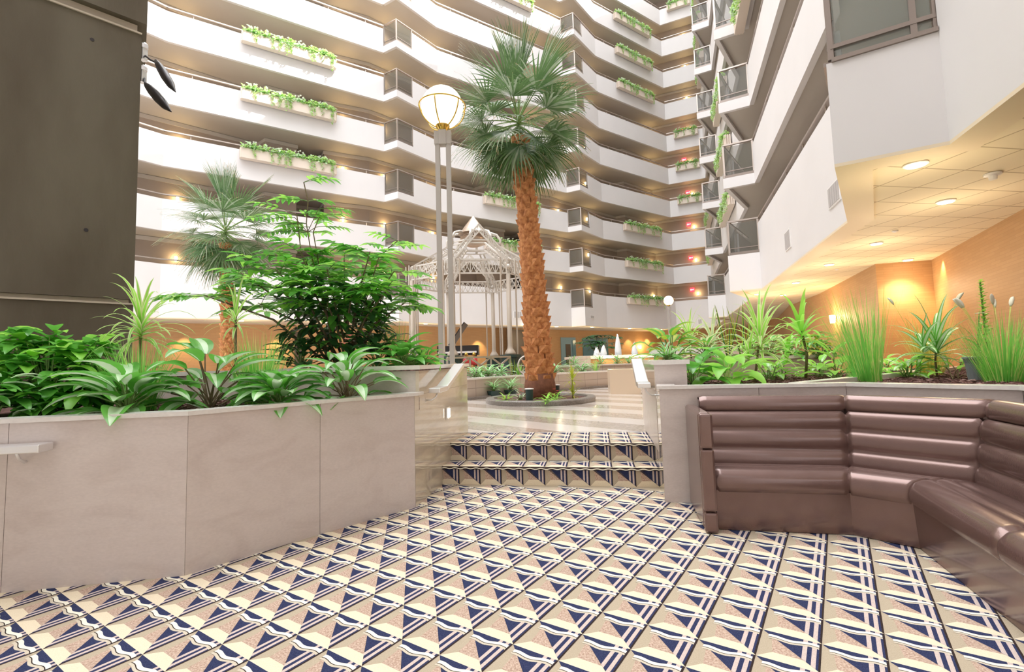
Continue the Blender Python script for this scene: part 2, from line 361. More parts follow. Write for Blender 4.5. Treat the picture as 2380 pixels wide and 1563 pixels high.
# handrails: one continuous rail per gallery
RP = [V3(p) for p in OUT]
PROT = MB(); PROT.box((0, 0, -.1), (.025, .025, .2)); post_mesh = None
for k in range(2, 12):
    h = thing('handrail', 'continuous champagne metal handrail along the %s gallery parapet' % ORD[k], 'handrail', (OUT[3][0], OUT[3][1], rail(k)), 'gallery handrails')
    m = MB(); path = offset(OUT, .05)
    for a, b in zip(path[:-1], path[1:]): m.bar(V3(a, rail(k)), V3(b, rail(k)), .075, .05)
    for a in path[1:-1]: m.lathe(V3(a, rail(k)-.025), [(.037, 0), (.037, .05)], 8)
    m.build('rail', 'rail', h)
    for s_ in SOL[1:6]:
        pp = offset(s_, .06)
        for a, b in zip(pp[:-1], pp[1:]):
            L_ = math.hypot(b[0]-a[0], b[1]-a[1]); n_ = max(1, int(L_/1.6))
            for j in range(n_):
                c = lp(a, b, (j+.5)/n_)
                if post_mesh is None:
                    o = PROT.build('post', 'rail', h); post_mesh = o
                else:
                    o = post_mesh.copy(); COL.objects.link(o); o.parent = h
                o.location = V3(c, rail(k)-.01)-h.location
# glass corners
GC = {'mid': (N1, A1, K1, range(2, 9), 'left of the lamp globe', 'near the pair of tall lamp posts'), 'far': (N2, A2, K2, range(2, 11), '', 'behind the crown of the tall palm'),
      'g': (GN, GA, KG, range(2, 9), '', 'farther one on the wing facing the palms'), 'h': (HN, HA, KH, range(2, 6), '', 'nearer one on the wing facing the palms')}
def glass_corner(n, a, kk, z, label):
    t = thing('glass_corner', label, 'glass railing', (a[0], a[1], z-1.19), 'glass balustrade corners of the galleries')
    g = gpt(a, kk)
    ii = offset([n, a, g], .05) if (a[0]-n[0])*(g[1]-a[1])-(a[1]-n[1])*(g[0]-a[0]) > 0 else offset([g, a, n], .05)[::-1]
    n_, a_, g_ = ii
    for p, q in ((n_, a_), (a_, g_)):
        m = MB(); c = (V3(p, z-.6)+V3(q, z-.6))/2; d = V3(q)-V3(p); m.box(c, (d.length-.06, .014, 1.04), 0, d); m.build('glass_panel', 'glass', t)
    for p in (n_, a_, g_):
        m = MB(); m.box(V3(p, z-.6), (.06, .06, 1.13), 0, V3(a_)-V3(n_)); m.build('post', 'rail', t)
    m = MB()
    for p, q in ((n_, a_), (a_, g_)):
        m.bar(V3(p, z-1.14), V3(q, z-1.14), .07, .09); m.bar(V3(p, z-1.2+.25), V3(q, z-1.2+.25), .03, .03)
    m.build('bottom_rail', 'darkrail', t)
    return t
for key, (n_, a_, kk, lv, _, where) in GC.items():
    for k in lv: glass_corner(n_, a_, kk, rail(k), 'smoked glass corner of the %s gallery, %s' % (ORD[k], where))
# the closest bay: clear glass with a big bronze rail
t = thing('glass_bay', 'large tinted glass balustrade above the grey bay near the tiled ceiling', 'glass railing', V3(NA, 4.4))
z0 = rail(2)-1.19; zs = V3(NA, 0)
pts = offset([gpt(NA, KN), NA, NN], .05)
for p, q in ((pts[0], pts[1]), (pts[1], pts[2])):
    m = MB(); d = V3(q)-V3(p); m.box((V3(p, z0+.62)+V3(q, z0+.62))/2, (d.length-.08, .014, 1.1), 0, d); m.build('glass_panel', 'clear_glass', t)
for p in pts+[lp(pts[1], pts[2], .8)]:
    m = MB(); m.box(V3(p, z0+.6), (.06, .06, 1.1), 0, V3(pts[2])-V3(pts[1])); m.build('post', 'darkrail', t)
for nm, zz, hh, ww in (('sill_plate', z0+.02, .05, .16), ('bottom_rail', z0+.2, .05, .07)):
    m = MB()
    for p, q in ((pts[0], pts[1]), (pts[1], pts[2])): m.bar(V3(p, zz), V3(q, zz), ww, hh)
    m.build(nm, 'darkrail', t)

# lobby ceilings (underside of the lowest gallery)
TW = [(4.9, -3.9), (6.6, 2.2), (8.235, 7.63), (10.43, 11.91), (9.28, 12.23), (11.59, 18.16), (12.9, 22.5), (16.2, 29.5), (19, 38.5), (12.9, 42.3)]
LW = [(-26, 15.2)]+[(-16.3-.6, 21.3), (-13.2, 24.2), (-5.9, 27.9), (-4.3, 29.5), (1.9, 33.9), (3.5, 36.0), (9.2, 40.0), (12.9, 42.3)]
BD = offset(OUT, .36)
m = MB(); m.prism(OUT+BD[::-1], 3.36, 3.40); struct(m.build('trim_2', 'cream'), 'cream border band around the lobby ceiling')
m = MB()
RB = BD[11:]
m.prism(RB+TW[:-1], 3.40, 3.5); struct(m.build('ceiling', 'ceiling_tile'), 'square tiled ceiling under the wing')
m = MB(); m.prism(BD[:12]+[TW[-2]]+LW[::-1], 3.40, 3.5); struct(m.build('ceiling', 'soffit'))
# tan panel walls of the lobby
m = MB(); m.prism(TW[:-1]+[(p[0]+.8, p[1]-.1) for p in TW[:-1]][::-1], .0, 3.42)
struct(m.build('wall_right', 'tan_wall'), 'tan panelled wall under the tiled ceiling')
m = MB(); m.prism(LW+[(p[0]-.2, p[1]+.6) for p in LW][::-1]+[], .0, 3.42); struct(m.build('wall_back', 'tan_wall'), 'tan panelled back wall of the lobby')
m = MB(); m.prism([(12.9, 42.3), (19, 38.5), (19.3, 39.2), (13.2, 43)], 0, 3.42); struct(m.build('wall_back', 'tan_wall'))
# unseen walls added behind and beside the viewer to cut light from there
m = MB(); m.prism([(-9.5, -3.5), (1.7, -3.5), (1.7, -3.9), (-9.5, -3.9)], 0, 20); struct(m.build('wall_rear_light_block', 'paint'))
m = MB(); m.prism([(-9.5, -3.5), (-9.1, -3.5), (-9.1, 4.2), (-9.5, 4.2)], 0, 20); struct(m.build('wall_left_light_block', 'paint'))

# ------------------------------------------------------------------ floors
SD = V((.9865, -.1654, 0)); SN = V((.1654, .9865, 0))          # along the steps, and away from the camera
FL = V((-.58, 6.0, 0)); FR = V((1.50, 5.62, 0))
def sp(u, v): return V((-.73, 4.94, 0))+SD*u+SN*v            # point of the stair plan
m = MB()
a = sp(-30, 1.05); b = sp(-.02, 1.05); c = sp(2.3, 1.05); d = sp(12, 1.05)
m.prism([(a.x, a.y), (b.x, b.y), (c.x, c.y), (d.x, d.y), (22, 45), (-32, 45)], .0, .35)
struct(m.build('floor', 'floor_marble'), 'polished striped marble floor of the court')
m = MB(); m.prism([(-6, -3), (6, -3), (6, 7), (-6, 7)], -.15, 0); struct(m.build('floor_carpet_base', 'c_tan'), 'carpet backing')

# carpet: one square motif, repeated
TS, TH = .2185, math.radians(-33.75)
def tile(mb, O, B, C, n, lift=.0004, vmax=1.0):
    """O corner, B and C edges, n normal: the motif laid as thin coloured pieces"""
    def q(u, v, l): return O+B*u+C*v+n*(lift*l)
    def pl(pts, m, l): mb.poly([q(u, min(v, vmax), l) for u, v in pts], m)
    pl([(0, 0), (1, 0), (1, 1), (0, 1)], 0, 1)
    pl([(.24, .26), (.75, .26), (.18, .82)], 2, 2)
    pl([(0, 0), (1, 0), (.75, .26), (.24, .26)], 1, 2)
    if vmax < .5: return
    pl([(1, 0), (1, 1), (0, 1)], 3, 2)
    for u0, u1, mm in ((.70, .775, 5), (.85, .925, 5), (.965, 1.0, 4)):
        pl([(u0, 1-u0), (u1, 1-u1), (u1, .999), (u0, .999)], mm, 3)
    if vmax < .95: return
    def wv(u): return .80+.075*(u-.12)+.032*math.sin((u-.1)*2*math.pi*1.6+.7)
    us = [.12+.84*i/14 for i in range(15)]
    for d0, d1, mm in ((.05, -.032, 7), (-.032, -.05, 4), (-.05, -.105, 6)):
        for u0, u1 in zip(us[:-1], us[1:]):
            a0 = max(0, (1-u0)-(wv(u0)+d1)); 
            pl([(u0, wv(u0)+d1), (u1, wv(u1)+d1), (u1, wv(u1)+d0), (u0, wv(u0)+d0)], mm, 4)
CM = ['c_tan', 'c_cream', 'c_pink', 'c_navy', 'c_black', 'c_rose', 'c_grey', 'c_white']
m = MB(); B = V((math.cos(TH), math.sin(TH), 0))*TS; C = V((-math.sin(TH), math.cos(TH), 0))*TS; Z = V((0, 0, 1))
for i in range(-40, 41):
    for j in range(-30, 40):
        O = B*(i+.371)+C*(j+.145)
        if -3.4 < O.x < 3.1 and 1.0 < O.y < 5.2 and (O-sp(0, 0)).dot(SN) < -.1: tile(m, O, B, C, Z)
struct(m.build('floor_carpet', CM), 'beige, cream and navy triangle patterned carpet')
# steps with the same carpet wrapped over the nosings
SW = 2.10; RS = .175; TD = .30
m = MB()
m.prism([tuple(sp(-.05, 0))[:2], tuple(sp(SW, 0))[:2], tuple(sp(SW+.05, TD+.02))[:2], tuple(sp(-.05, TD+.02))[:2]], 0, RS)
m.prism([tuple(sp(-.05, TD))[:2], tuple(sp(SW+.05, TD))[:2], tuple(sp(SW+.15, 1.06))[:2], tuple(sp(-.02, 1.06))[:2]], 0, 2*RS)
s_ = m.build('stair_steps', 'c_tan'); struct(s_, 'two carpeted steps')
m = MB(); T_ = .2125; n_ = int(SW/T_)
for st, (v0, zz) in enumerate(((0, 0), (TD, RS))):
    for i in range(-1, n_+1):
        u = .17+i*T_
        if u < -.05 or u+T_ > SW+.1: continue
        tile(m, sp(u, v0)+Z*zz, SD*T_, Z*(RS/.86), -SN, .0004, .86)
    # nosing roll and its wave
    for u in range(n_+1):
        uu = .17+(u-.5)*T_
    path = [sp(-.04, v0-.012)+Z*(zz+RS-.012), sp(SW, v0-.012)+Z*(zz+RS-.012)]
    m.tube(path, .014, 8, 4)
    N_ = 120; pr = None
    for i in range(N_+1):
        u = -.03+(SW+.02)*i/N_; zw = zz+RS-.012+.005*math.sin(2*math.pi*u/T_*2)
        cur = (sp(u, v0-.028)+Z*(zw-.005), sp(u, v0-.028)+Z*(zw+.005))
        if pr: m.quad(pr[0], cur[0], cur[1], pr[1], 7)
        pr = cur
    rows, dep = (1, .285) if st == 0 else (3, .2533)
    for r_ in range(rows):
        for i in range(-1, n_+2):
            u = .17+i*T_
            if u < -.05 or u+T_ > SW+.16: continue
            tile(m, sp(u, v0+.003+r_*dep)+Z*(zz+RS), SD*T_, SN*dep, Z)
struct(m.build('stair_carpet', CM), 'patterned carpet wrapped over the two steps')

# ================================================================== PLANTERS
LA = (-2.87, 2.79); LB = (-1.96, 2.95); LC = (-1.42, 3.59); LD = (-.85, 4.18)
L0 = (-4.6, 2.42)
ifa = [LD, tuple(sp(-.0, 0))[:2], (-.57, 5.99)]                 # stair side face
TL = [(-.83, 4.30), (-2.5, 4.62), (-3.9, 4.75)]                  # front of the raised tier
def wall_seg(mb, a, b, z0, z1, th, m=0): mb.strip([a, b], z0, z1, th, m)
# left lower planter: marble panels, cap and mulch
t = thing('marble_planter', 'long pink marble planter wall at the left of the steps, with a steel rail', 'planter', V3(LA), 'marble planters beside the steps')
for a, b in ((L0, LA), (LA, LB), (LB, LC), (LC, LD)):
    pa, pb = (a, b)
    d = (V3(pb)-V3(pa)).normalized()*.0015
    m = MB(); m.strip([(pa[0]+d.x, pa[1]+d.y), (pb[0]-d.x, pb[1]-d.y)], 0, .93, .10); m.build('marble_panel', 'marble', t)
m = MB(); m.prism([LD, (-.735, 4.94), (-.57, 5.99), (-.67, 6.0), (-.83, 4.94), (-.93, 4.3)], 0, .93); m.build('polished_side_panel', 'marble_pol', t)
op = [L0, LA, LB, LC, (LD[0]+.02, LD[1]), (LD[0]+.04, 4.32)]
m = MB(); m.prism(offset(op, -.015)+offset(op, .13)[::-1], .93, .956); m.build('cap', 'cap', t)
BK = [(-6.3, 4.3), (-4.9, 4.72), (-3.9, 4.80)]
m = MB(); m.prism(offset([L0, LA, LB, LC, LD], .05)+[TL[0], TL[1], TL[2], BK[1], BK[0]], .80, .905)
soil_ = m.build('mulch', 'soil', t)
m = MB(); m.strip([(-6.3, 4.3), (-4.9, 4.72), (-3.9, 4.80)], 0, .95, .12); m.build('rear_curb', 'cap', t)
def chips(poly, z, n, seed, nm):
    rnd = random.Random(seed); m = MB(); xs = [p[0] for p in poly]; ys = [p[1] for p in poly]; k = 0
    while k < n:
        x = rnd.uniform(min(xs), max(xs)); y = rnd.uniform(min(ys), max(ys)); ins = False; j = len(poly)-1
        for i in range(len(poly)):
            if (poly[i][1] > y) != (poly[j][1] > y) and x < (poly[j][0]-poly[i][0])*(y-poly[i][1])/(poly[j][1]-poly[i][1])+poly[i][0]: ins = not ins
            j = i
        if not ins: continue
        k += 1; a = rnd.uniform(0, 6.28); d = V((math.cos(a), math.sin(a), rnd.uniform(-.15, .25))); m.box((x, y, z+rnd.uniform(0, .012)), (rnd.uniform(.025, .075), rnd.uniform(.008, .022), .006), rnd.choice((0, 0, 1, 1, 2)), d)
    tag(m.build('bark_chips', ['soil', 'chip', 'chip_pale']), nm, 'bark mulch', kind='stuff')
M['chip'] = mat('bark_chip', (.19, .085, .075), .8, c2=(.10, .04, .035), scale=30); M['chip_pale'] = mat('pale_bark_chip', (.42, .27, .25), .8, c2=(.30, .17, .15), scale=30)
chips([(-3.0, 2.95), (-2.0, 3.1), (-1.45, 3.72), (-.95, 4.24), (-2.5, 4.55), (-3.8, 4.65)], .908, 2200, 5, 'reddish bark chips covering the left planter bed')
m = MB(); m.strip([(-6.4, 4.2), L0], 0, .95, .1); m.build('side_panel', 'marble', t)
# raised tier on the left
t = thing('raised_planter', 'raised cream marble planter tier behind the plants on the left of the steps', 'planter', V3(TL[1]), 'raised tiers of the planters')
SR = [TL[0], (-.735, 4.94), (-.57, 5.99)]
m = MB(); m.prism([(-.86, 4.31), (-.765, 4.94), (-.60, 5.99), (-3.4, 6.5), TL[2], TL[1]], .906, 1.14); o = m.build('body', ['marble', 'soil'], t)
m = MB(); m.prism([(-.96, 4.36), (-.88, 4.94), (-.72, 5.99), (-3.4, 6.5), (-3.9, 4.8), (-2.5, 4.68)], .35, .904); m.build('base', 'marble', t)
m = MB(); m.prism([(-.832, 4.3), (-.735, 4.94), (-.57, 5.99), (-.60, 6.0), (-.765, 4.94), (-.862, 4.3)], .932, 1.16); m.build('polished_side_panel', 'marble_pol', t)
m = MB(); ring = [TL[0], (-.735, 4.94), (-.56, 6.0), (-3.4, 6.55), (-3.95, 4.73), TL[1], TL[0]]
m.prism([(-.82, 4.28), (-.72, 4.94), (-.55, 6.0), (-3.4, 6.55), (-3.95, 4.73), (-2.5, 4.6)], 1.14, 1.15); o = m.build('soil_bed', 'soil', t)
m = MB(); cr = [(-3.95, 4.73), (-2.5, 4.6), (-.82, 4.28), (-.72, 4.94), (-.545, 6.01), (-3.4, 6.55)]
m.prism(cr[:5]+offset(cr[:5], .14)[::-1], 1.15, 1.188); m.strip([cr[4], cr[5]], 1.15, 1.188, .14); m.build('cap', 'cap', t)

# right lower planter
W0 = (1.22, 4.12); W1 = (2.60, 3.84); W2 = (3.16, 3.05); W3 = (2.35, .8)
t = thing('marble_planter', 'grey pink marble planter wall behind the brown sofa', 'planter', V3(W0), 'marble planters beside the steps')
for a, b in ((W0, lp(W0, W1, .55)), (lp(W0, W1, .55), W1), (W1, W2), (W2, W3)):
    d = (V3(b)-V3(a)).normalized()*.0015
    m = MB(); m.strip([(a[0]+d.x, a[1]+d.y), (b[0]-d.x, b[1]-d.y)], 0, .93, .1); m.build('marble_panel', 'marble', t)
m = MB(); m.prism([W0, (1.32, 4.14), (1.42, 4.6), (1.60, 5.62), (1.50, 5.64), (1.32, 4.6)], 0, .93); m.build('polished_side_panel', 'marble_pol', t)
cp = [(1.31, 4.42), W0, W1, W2, W3]
m = MB(); m.prism(offset(cp, -.02)+offset(cp, .13)[::-1], .93, .956); m.build('cap', 'cap', t)
m = MB(); m.prism(offset([(1.30, 4.4), W0, W1, W2, W3], .05)+[(5.2, .6), (8.05, 7.5), (6.6, 7.9), (4.45, 6.75), (2.1, 6.0), (1.56, 5.62), (1.37, 4.6)], .6, .905); m.build('mulch', 'soil', t)
m = MB(); m.bar((2.3, 4.0, .93), (7.2, 7.39, .93), .11, .06); m.bar((2.9, 5.9, .93), (7.7, 8.3, .93), .12, .06) if False else None
m.build('divider_strip', 'cap', t)
chips([(1.42, 4.35), (2.55, 3.97), (3.3, 3.15), (3.0, 2.2), (5.2, 3.0), (7.0, 6.6), (4.4, 6.65), (2.2, 5.95), (1.7, 5.2), (1.6, 4.5)], .908, 5200, 6, 'reddish bark chips covering the bed behind the sofa')
# raised tier on the right
t = thing('raised_planter', 'raised marble planter tier beside the right stair handrail, holding striped plants', 'planter', (1.4, 4.5, .35), 'raised tiers of the planters')
RT = [(1.285, 4.45), (1.56, 4.40), (1.62, 5.25), (2.2, 6.1), (4.4, 6.75), (4.4, 7.9), (1.75, 6.7), (1.50, 5.64)]
m = MB(); m.prism(RT, .35, 1.13); m.build('body', 'marble', t)
m = MB(); m.prism([(1.28, 4.45), (1.29, 4.45), (1.505, 5.64), (1.495, 5.64)], .9, 1.13); m.build('polished_side_panel', 'marble_pol', t)
m = MB(); m.prism([(RT[0][0]+.06, 4.55), (1.5, 4.52), (1.56, 5.3), (2.15, 6.2), (4.3, 6.85), (4.3, 7.7), (1.8, 6.6), (1.56, 5.6)], 1.13, 1.15); m.build('soil_bed', 'soil', t)
m = MB(); cr = [(1.495, 5.66), (1.265, 4.43), (1.58, 4.37), (1.64, 5.22), (2.22, 6.07), (4.42, 6.72)]
m.prism(cr+offset(cr, .08)[::-1], 1.13, 1.17); m.build('cap', 'cap', t)
# step lights
for p, dx, lb in (((-.695, 5.13, .68), 1, 'small square step light in the left stair wall'), ((1.395, 4.75, .53), -1, 'small square step light in the right stair wall')):
    t = thing('step_light', lb, 'light', p)
    m = MB(); m.box(p, (.10, .015, .12), 0, (.155, .988, 0)); m.build('frame', 'steel', t)
    m = MB(); m.box(V(p)+V((.007*dx, 0, 0)), (.07, .016, .09), 0, (.155, .988, 0)); m.build('diffuser', 'lit', t)
# handrails on the planters
def flat_rail(path, label, wdir, brk, w=.11, h=.045):
    t = thing('stair_handrail', label, 'handrail', path[0], 'steel handrails on the planters')
    m = MB()
    for a, b in zip(path[:-1], path[1:]): m.bar(a, b, w, h)
    o = m.build('rail', 'steel', t, bevel=.006)
    for b in brk:
        b = V(b); wd = V(wdir); m = MB()
        pts = [b+V((0, 0, -.02)), b+V((0, 0, -.06))+wd*.02, b+V((0, 0, -.085))+wd*.06, b+V((0, 0, -.085))+wd*.11]
        m.tube(pts, .008, 8); m.tube([b+V((0, 0, -.085))+wd*.105, b+V((0, 0, -.085))+wd*.118], .035, 16); m.build('bracket', 'steel', t, smooth=True)
flat_rail([(-.715, 4.40, .955), (-.675, 4.62, .965), (-.58, 5.25, 1.17)], 'flat steel handrail on the left stair wall, bent up over the steps', (-1, 0, 0), [(-.70, 4.5, .95)])
flat_rail([(1.13, 4.24, .955), (1.16, 4.42, .965), (1.29, 5.1, 1.17)], 'flat steel handrail on the right stair wall, bent up over the steps', (1, 0, 0), [(1.155, 4.33, .95)])
a = V(LA+(0,)); b = V(LB+(0,)); dd = (b-a).normalized(); nn = V((dd.y, -dd.x, 0))
p = onl(108, 1040, a+nn*.07, b+nn*.07); q = p-dd*1.5
flat_rail([tuple(q), tuple(p)], 'square steel handrail end on the big pink marble wall at the picture edge', tuple(-nn), [tuple(p-dd*.145)])

# ================================================================== SOFA
def sofa():
    t = thing('sectional_sofa', 'curved brown leather sectional sofa with horizontal channel tufting', 'sofa', (2.2, 3.3, 0))
    Fp = [V((1.37, 3.42, 0)), V((2.17, 3.25, 0)), V((2.38, 3.03, 0)), V((2.09, 2.20, 0)), V((1.70, 1.10, 0))]
    Bp = [V((1.49, 4.0, 0)), V((2.50, 3.72, 0)), V((3.02, 3.03, 0)), V((2.72, 2.12, 0)), V((2.33, 1.0, 0))]
    def sect(i, name, prof, k=1.0, end=.9):
        A, B_, a, b = Fp[i], Fp[i+1], Bp[i], Bp[i+1]
        def fn(u, v):
            x = v*(len(prof)-1); j = min(int(x), len(prof)-2); f = x-j
            d0 = prof[j][0]+(prof[j+1][0]-prof[j][0])*f; z0 = prof[j][1]+(prof[j+1][1]-prof[j][1])*f
            # pull the ends in to leave a seam
            e = min(u, 1-u); s = min(1, e/.03); s = math.sqrt(max(0, 1-(1-s)**2))
            cx = prof[j][2]; cz = prof[j][3]
            d = d0+(cx-d0)*(1-s)*.3; z = z0+(cz-z0)*(1-s)*.3
            uu = u
            p = lerp(lerp(A, B_, uu), lerp(a, b, uu), d); return (p.x, p.y, z)
        m = MB(); m.grid(fn, 36, len(prof)-1); m.build(name, 'leather', t, smooth=True)
    def roll(p0, p1, h, n=9, c=None):
        out = []; dx, dz = p1[0]-p0[0], p1[1]-p0[1]; L_ = math.hypot(dx*.6, dz); nx, nz = -dz, dx
        nl = math.hypot(nx*1, nz); 
        for i in range(n):
            s = i/(n-1); bl = h*math.sin(math.pi*s)**.55
            ux, uz = nx/nl, nz/nl
            out.append((p0[0]+dx*s+ux*bl/.6, p0[1]+dz*s+uz*bl, (p0[0]+p1[0])/2-ux*.02, (p0[1]+p1[1])/2-uz*.02))
        return out
    for i in range(4):
        # base panel
        A, B_ = Fp[i], Fp[i+1]; a, b = Bp[i], Bp[i+1]
        def bf(u, v):
            p = lerp(A, B_, u); q = lerp(a, b, u); pt = lerp(p, q, .03+.03*(1-v)); return (pt.x, pt.y, .005+.27*v)
        m = MB(); m.grid(bf, 8, 4); m.build('base_panel', 'leather', t, smooth=True)
        # seat: front roll then three channels sloping back
        pr = [(.03, .262, .1, .3)]
        pr += roll((.0, .275), (.02, .38), .012)[1:]
        pr += roll((.02, .385), (.24, .405), .018)[1:] + roll((.24, .403), (.44, .39), .018)[1:] + roll((.44, .388), (.70, .365), .018)[1:]
        sect(i, 'seat_cushion', pr)
        # back: three channels and a head roll
        pr = roll((.64, .35), (.69, .485), .028) + roll((.69, .49), (.735, .625), .030)[1:] + roll((.735, .63), (.785, .765), .032)[1:]
        sect(i, 'back_cushion', pr)
        pr = roll((.80, .765), (.83, .865), .02) + roll((.83, .866), (.985, .868), .014)[1:] + [(1.0, .84, .9, .8), (1.0, .05, .9, .4)]
        sect(i, 'head_roll', pr)
    inner = [lerp(Fp[i], Bp[i], .86) for i in range(5)]; outer = [lerp(Fp[i], Bp[i], .97) for i in range(5)]
    m = MB(); m.prism([(p.x, p.y) for p in inner]+[(p.x, p.y) for p in outer[::-1]], .02, .85); m.build('back_frame', 'leather', t)
    # arm: upright slab with a seamed front edge
    d = (Bp[0]-Fp[0]).normalized(); s = V((-d.y, d.x, 0))
    m = MB(); c0 = Fp[0]+s*.052-d*.03; c1 = c0+d*.66
    m.box((c0+c1)/2+V((0, 0, .41)), ((c1-c0).length-.04, .088, .79), 0, d); m.build('arm', 'leather', t, bevel=.02)
    for za, zb in ((.005, .14), (.146, .56), (.566, .80)):
        m = MB(); m.box(c0-d*.012+V((0, 0, (za+zb)/2)), (.045, .088, zb-za), 0, d); m.build('arm_front_pad', 'leather', t, bevel=.016)
    return t
sofa()

# ================================================================== CONCRETE PIER
E0 = (-4.70, 6.0); ED = V((-.70, -.714, 0)).normalized(); EB = V((-.62, .79, 0)).normalized()
def pier(z0, z1, ins, nm, mt):
    m = MB(); a = V3(E0)+(ED+EB)*ins; b = a+ED*3.6; m.prism([tuple(a)[:2], tuple(a+EB*1.5)[:2], tuple(b+EB*1.5)[:2], tuple(b)[:2]][::-1], z0, z1); return m.build(nm, mt, t)
t = thing('concrete_pier', 'massive board marked concrete pier at the picture edge', 'column', V3(E0, .35))
pier(.35, 2.04, 0, 'lower_block', 'concrete'); pier(2.04, 2.10, .05, 'joint', 'concrete_lip'); pier(2.10, 5.58, 0, 'middle_block', 'concrete')
pier(5.58, 5.70, .05, 'joint', 'concrete_lip'); pier(5.70, 12, -.05, 'upper_block', 'concrete')
for z_ in (2.10, 5.57):
    m = MB(); a = V3(E0, z_-.06 if z_ < 3 else z_)-ED*.0; m.bar(a-EB*.012, a+ED*3.6-EB*.012, .02, .02); m.build('joint_edge', 'concrete_lip', t)
for px, py in ((214, 92), (200, 535)):
    p = onl(px, py, E0, tuple(V3(E0)+ED)[:2]); m = MB(); m.tube([p-EB*.004, p+EB*.01], .022, 10); m.build('form_tie_hole', 'black', t)
# flood lights on the pier edge
def flood(top, tip, mount, label):
    t = thing('flood_light', label, 'light', mount, 'flood lights on the concrete pier')
    a, b = V(top), V(tip); ax = (b-a).normalized(); L_ = (b-a).length
    m = MB(); prof = [(0, .02), (.08, .055), (.25, .085), (.5, .10), (.75, .085), (1, .01)]
    side = V((1, .2, 0)).normalized(); up = ax.cross(side).normalized(); side = up.cross(ax)
    def fn(u, v):
        x = u*(len(prof)-1); j = min(int(x), len(prof)-2); f = x-j; r = prof[j][1]+(prof[j+1][1]-prof[j][1])*f; l = prof[j][0]+(prof[j+1][0]-prof[j][0])*f
        th = math.pi*2*v; return a+ax*(L_*l)+side*(r*.55*math.cos(th))+up*(r*math.sin(th)*(1.0 if math.sin(th) > 0 else .75))
    m.grid(fn, 20, 20); m.build('housing', 'black', t, smooth=True)
    m = MB(); p0 = V(mount); m.tube([p0, lerp(p0, a, .5)+V((0, 0, -.02)), a+ax*.05], .012, 8); m.build('arm', 'black', t)
    m = MB(); m.box(p0+V((-.03, 0, .02)), (.06, .08, .16), 0); m.lathe(p0+V((-.02, 0, .1)), [(.045, 0), (.045, .05), (.02, .08)], 12); m.build('mount', 'steel', t)
flood(atD(362, 142, 6), atD(408, 214, 5.75), atD(338, 130, 6.05), 'upper black flood light on the edge of the concrete pier')
flood(atD(337, 196, 6), atD(398, 260, 5.75), atD(336, 182, 6.05), 'lower black flood light on the edge of the concrete pier')

# ================================================================== COURT
def seg_light(parent, loc, p, **k): return point_light('light', loc, p, parent=parent, **k)
# ---- round planting bed with the tall palm
PC = atD(1256, 926, 10.2); PC.z = .35
t = thing('planting_ring', 'round dark granite kerb around the foot of the tall palm', 'planter', PC)
m = MB(); m.lathe(PC, [(1.12, 0), (1.14, .08), (1.12, .10), (.97, .10), (.95, .04)], 64); m.build('kerb', 'granite', t, smooth=False)
m = MB(); m.lathe(PC, [(.96, .0), (.96, .06), (.3, .075)], 48); m.build('mulch', 'soil', t)

def frond(mb, O, az, el, pl, bl, n=26, spread=105, hang=.9, rnd=random):
    d = V((math.cos(az)*math.cos(el), math.sin(az)*math.cos(el), math.sin(el)))
    p = V(O); path = [p.copy()]
    for i in range(5):
        p = p+d*(pl/5); d = (d+V((0, 0, -.05*hang))).normalized(); path.append(p.copy())
    mb.tube(path, [.018, .016, .014, .012, .010, .009], 5, 3)
    side = d.cross(V((0, 0, 1)))
    if side.length < .1: side = V((math.sin(az), -math.cos(az), 0))
    side.normalize(); up = side.cross(d).normalized()
    da = math.radians(spread)*2/n
    for k in range(n+1):
        ph = -math.radians(spread)+da*k; s = (d*math.cos(ph)+side*math.sin(ph)+up*.12*abs(math.sin(ph))).normalized()
        L_ = bl*(.78+.22*math.cos(ph))*rnd.uniform(.88, 1.08); q = V(p); dirn = s; ns = 6
        wv = s.cross(up).normalized(); mt = 1 if rnd.random() < .3 else 0; pr = None
        for i in range(ns+1):
            f = i/ns; r = L_*f
            wd = min(2*r*math.tan(da/2), .040)*(1 if f < .5 else max(.06, 1-(f-.5)*1.9)); wd = max(wd, .004)
            cur = (q-wv*wd/2, q+wv*wd/2+up*.006)
            if pr: mb.quad(pr[0], pr[1], cur[1], cur[0], 2 if (f > .85 and k % 3 == 0) else mt)
            pr = cur; q = q+dirn*(L_/ns)
            dirn = (dirn+V((0, 0, -1))*(.03+.62*f*f)*hang*rnd.uniform(.7, 1.3)).normalized()
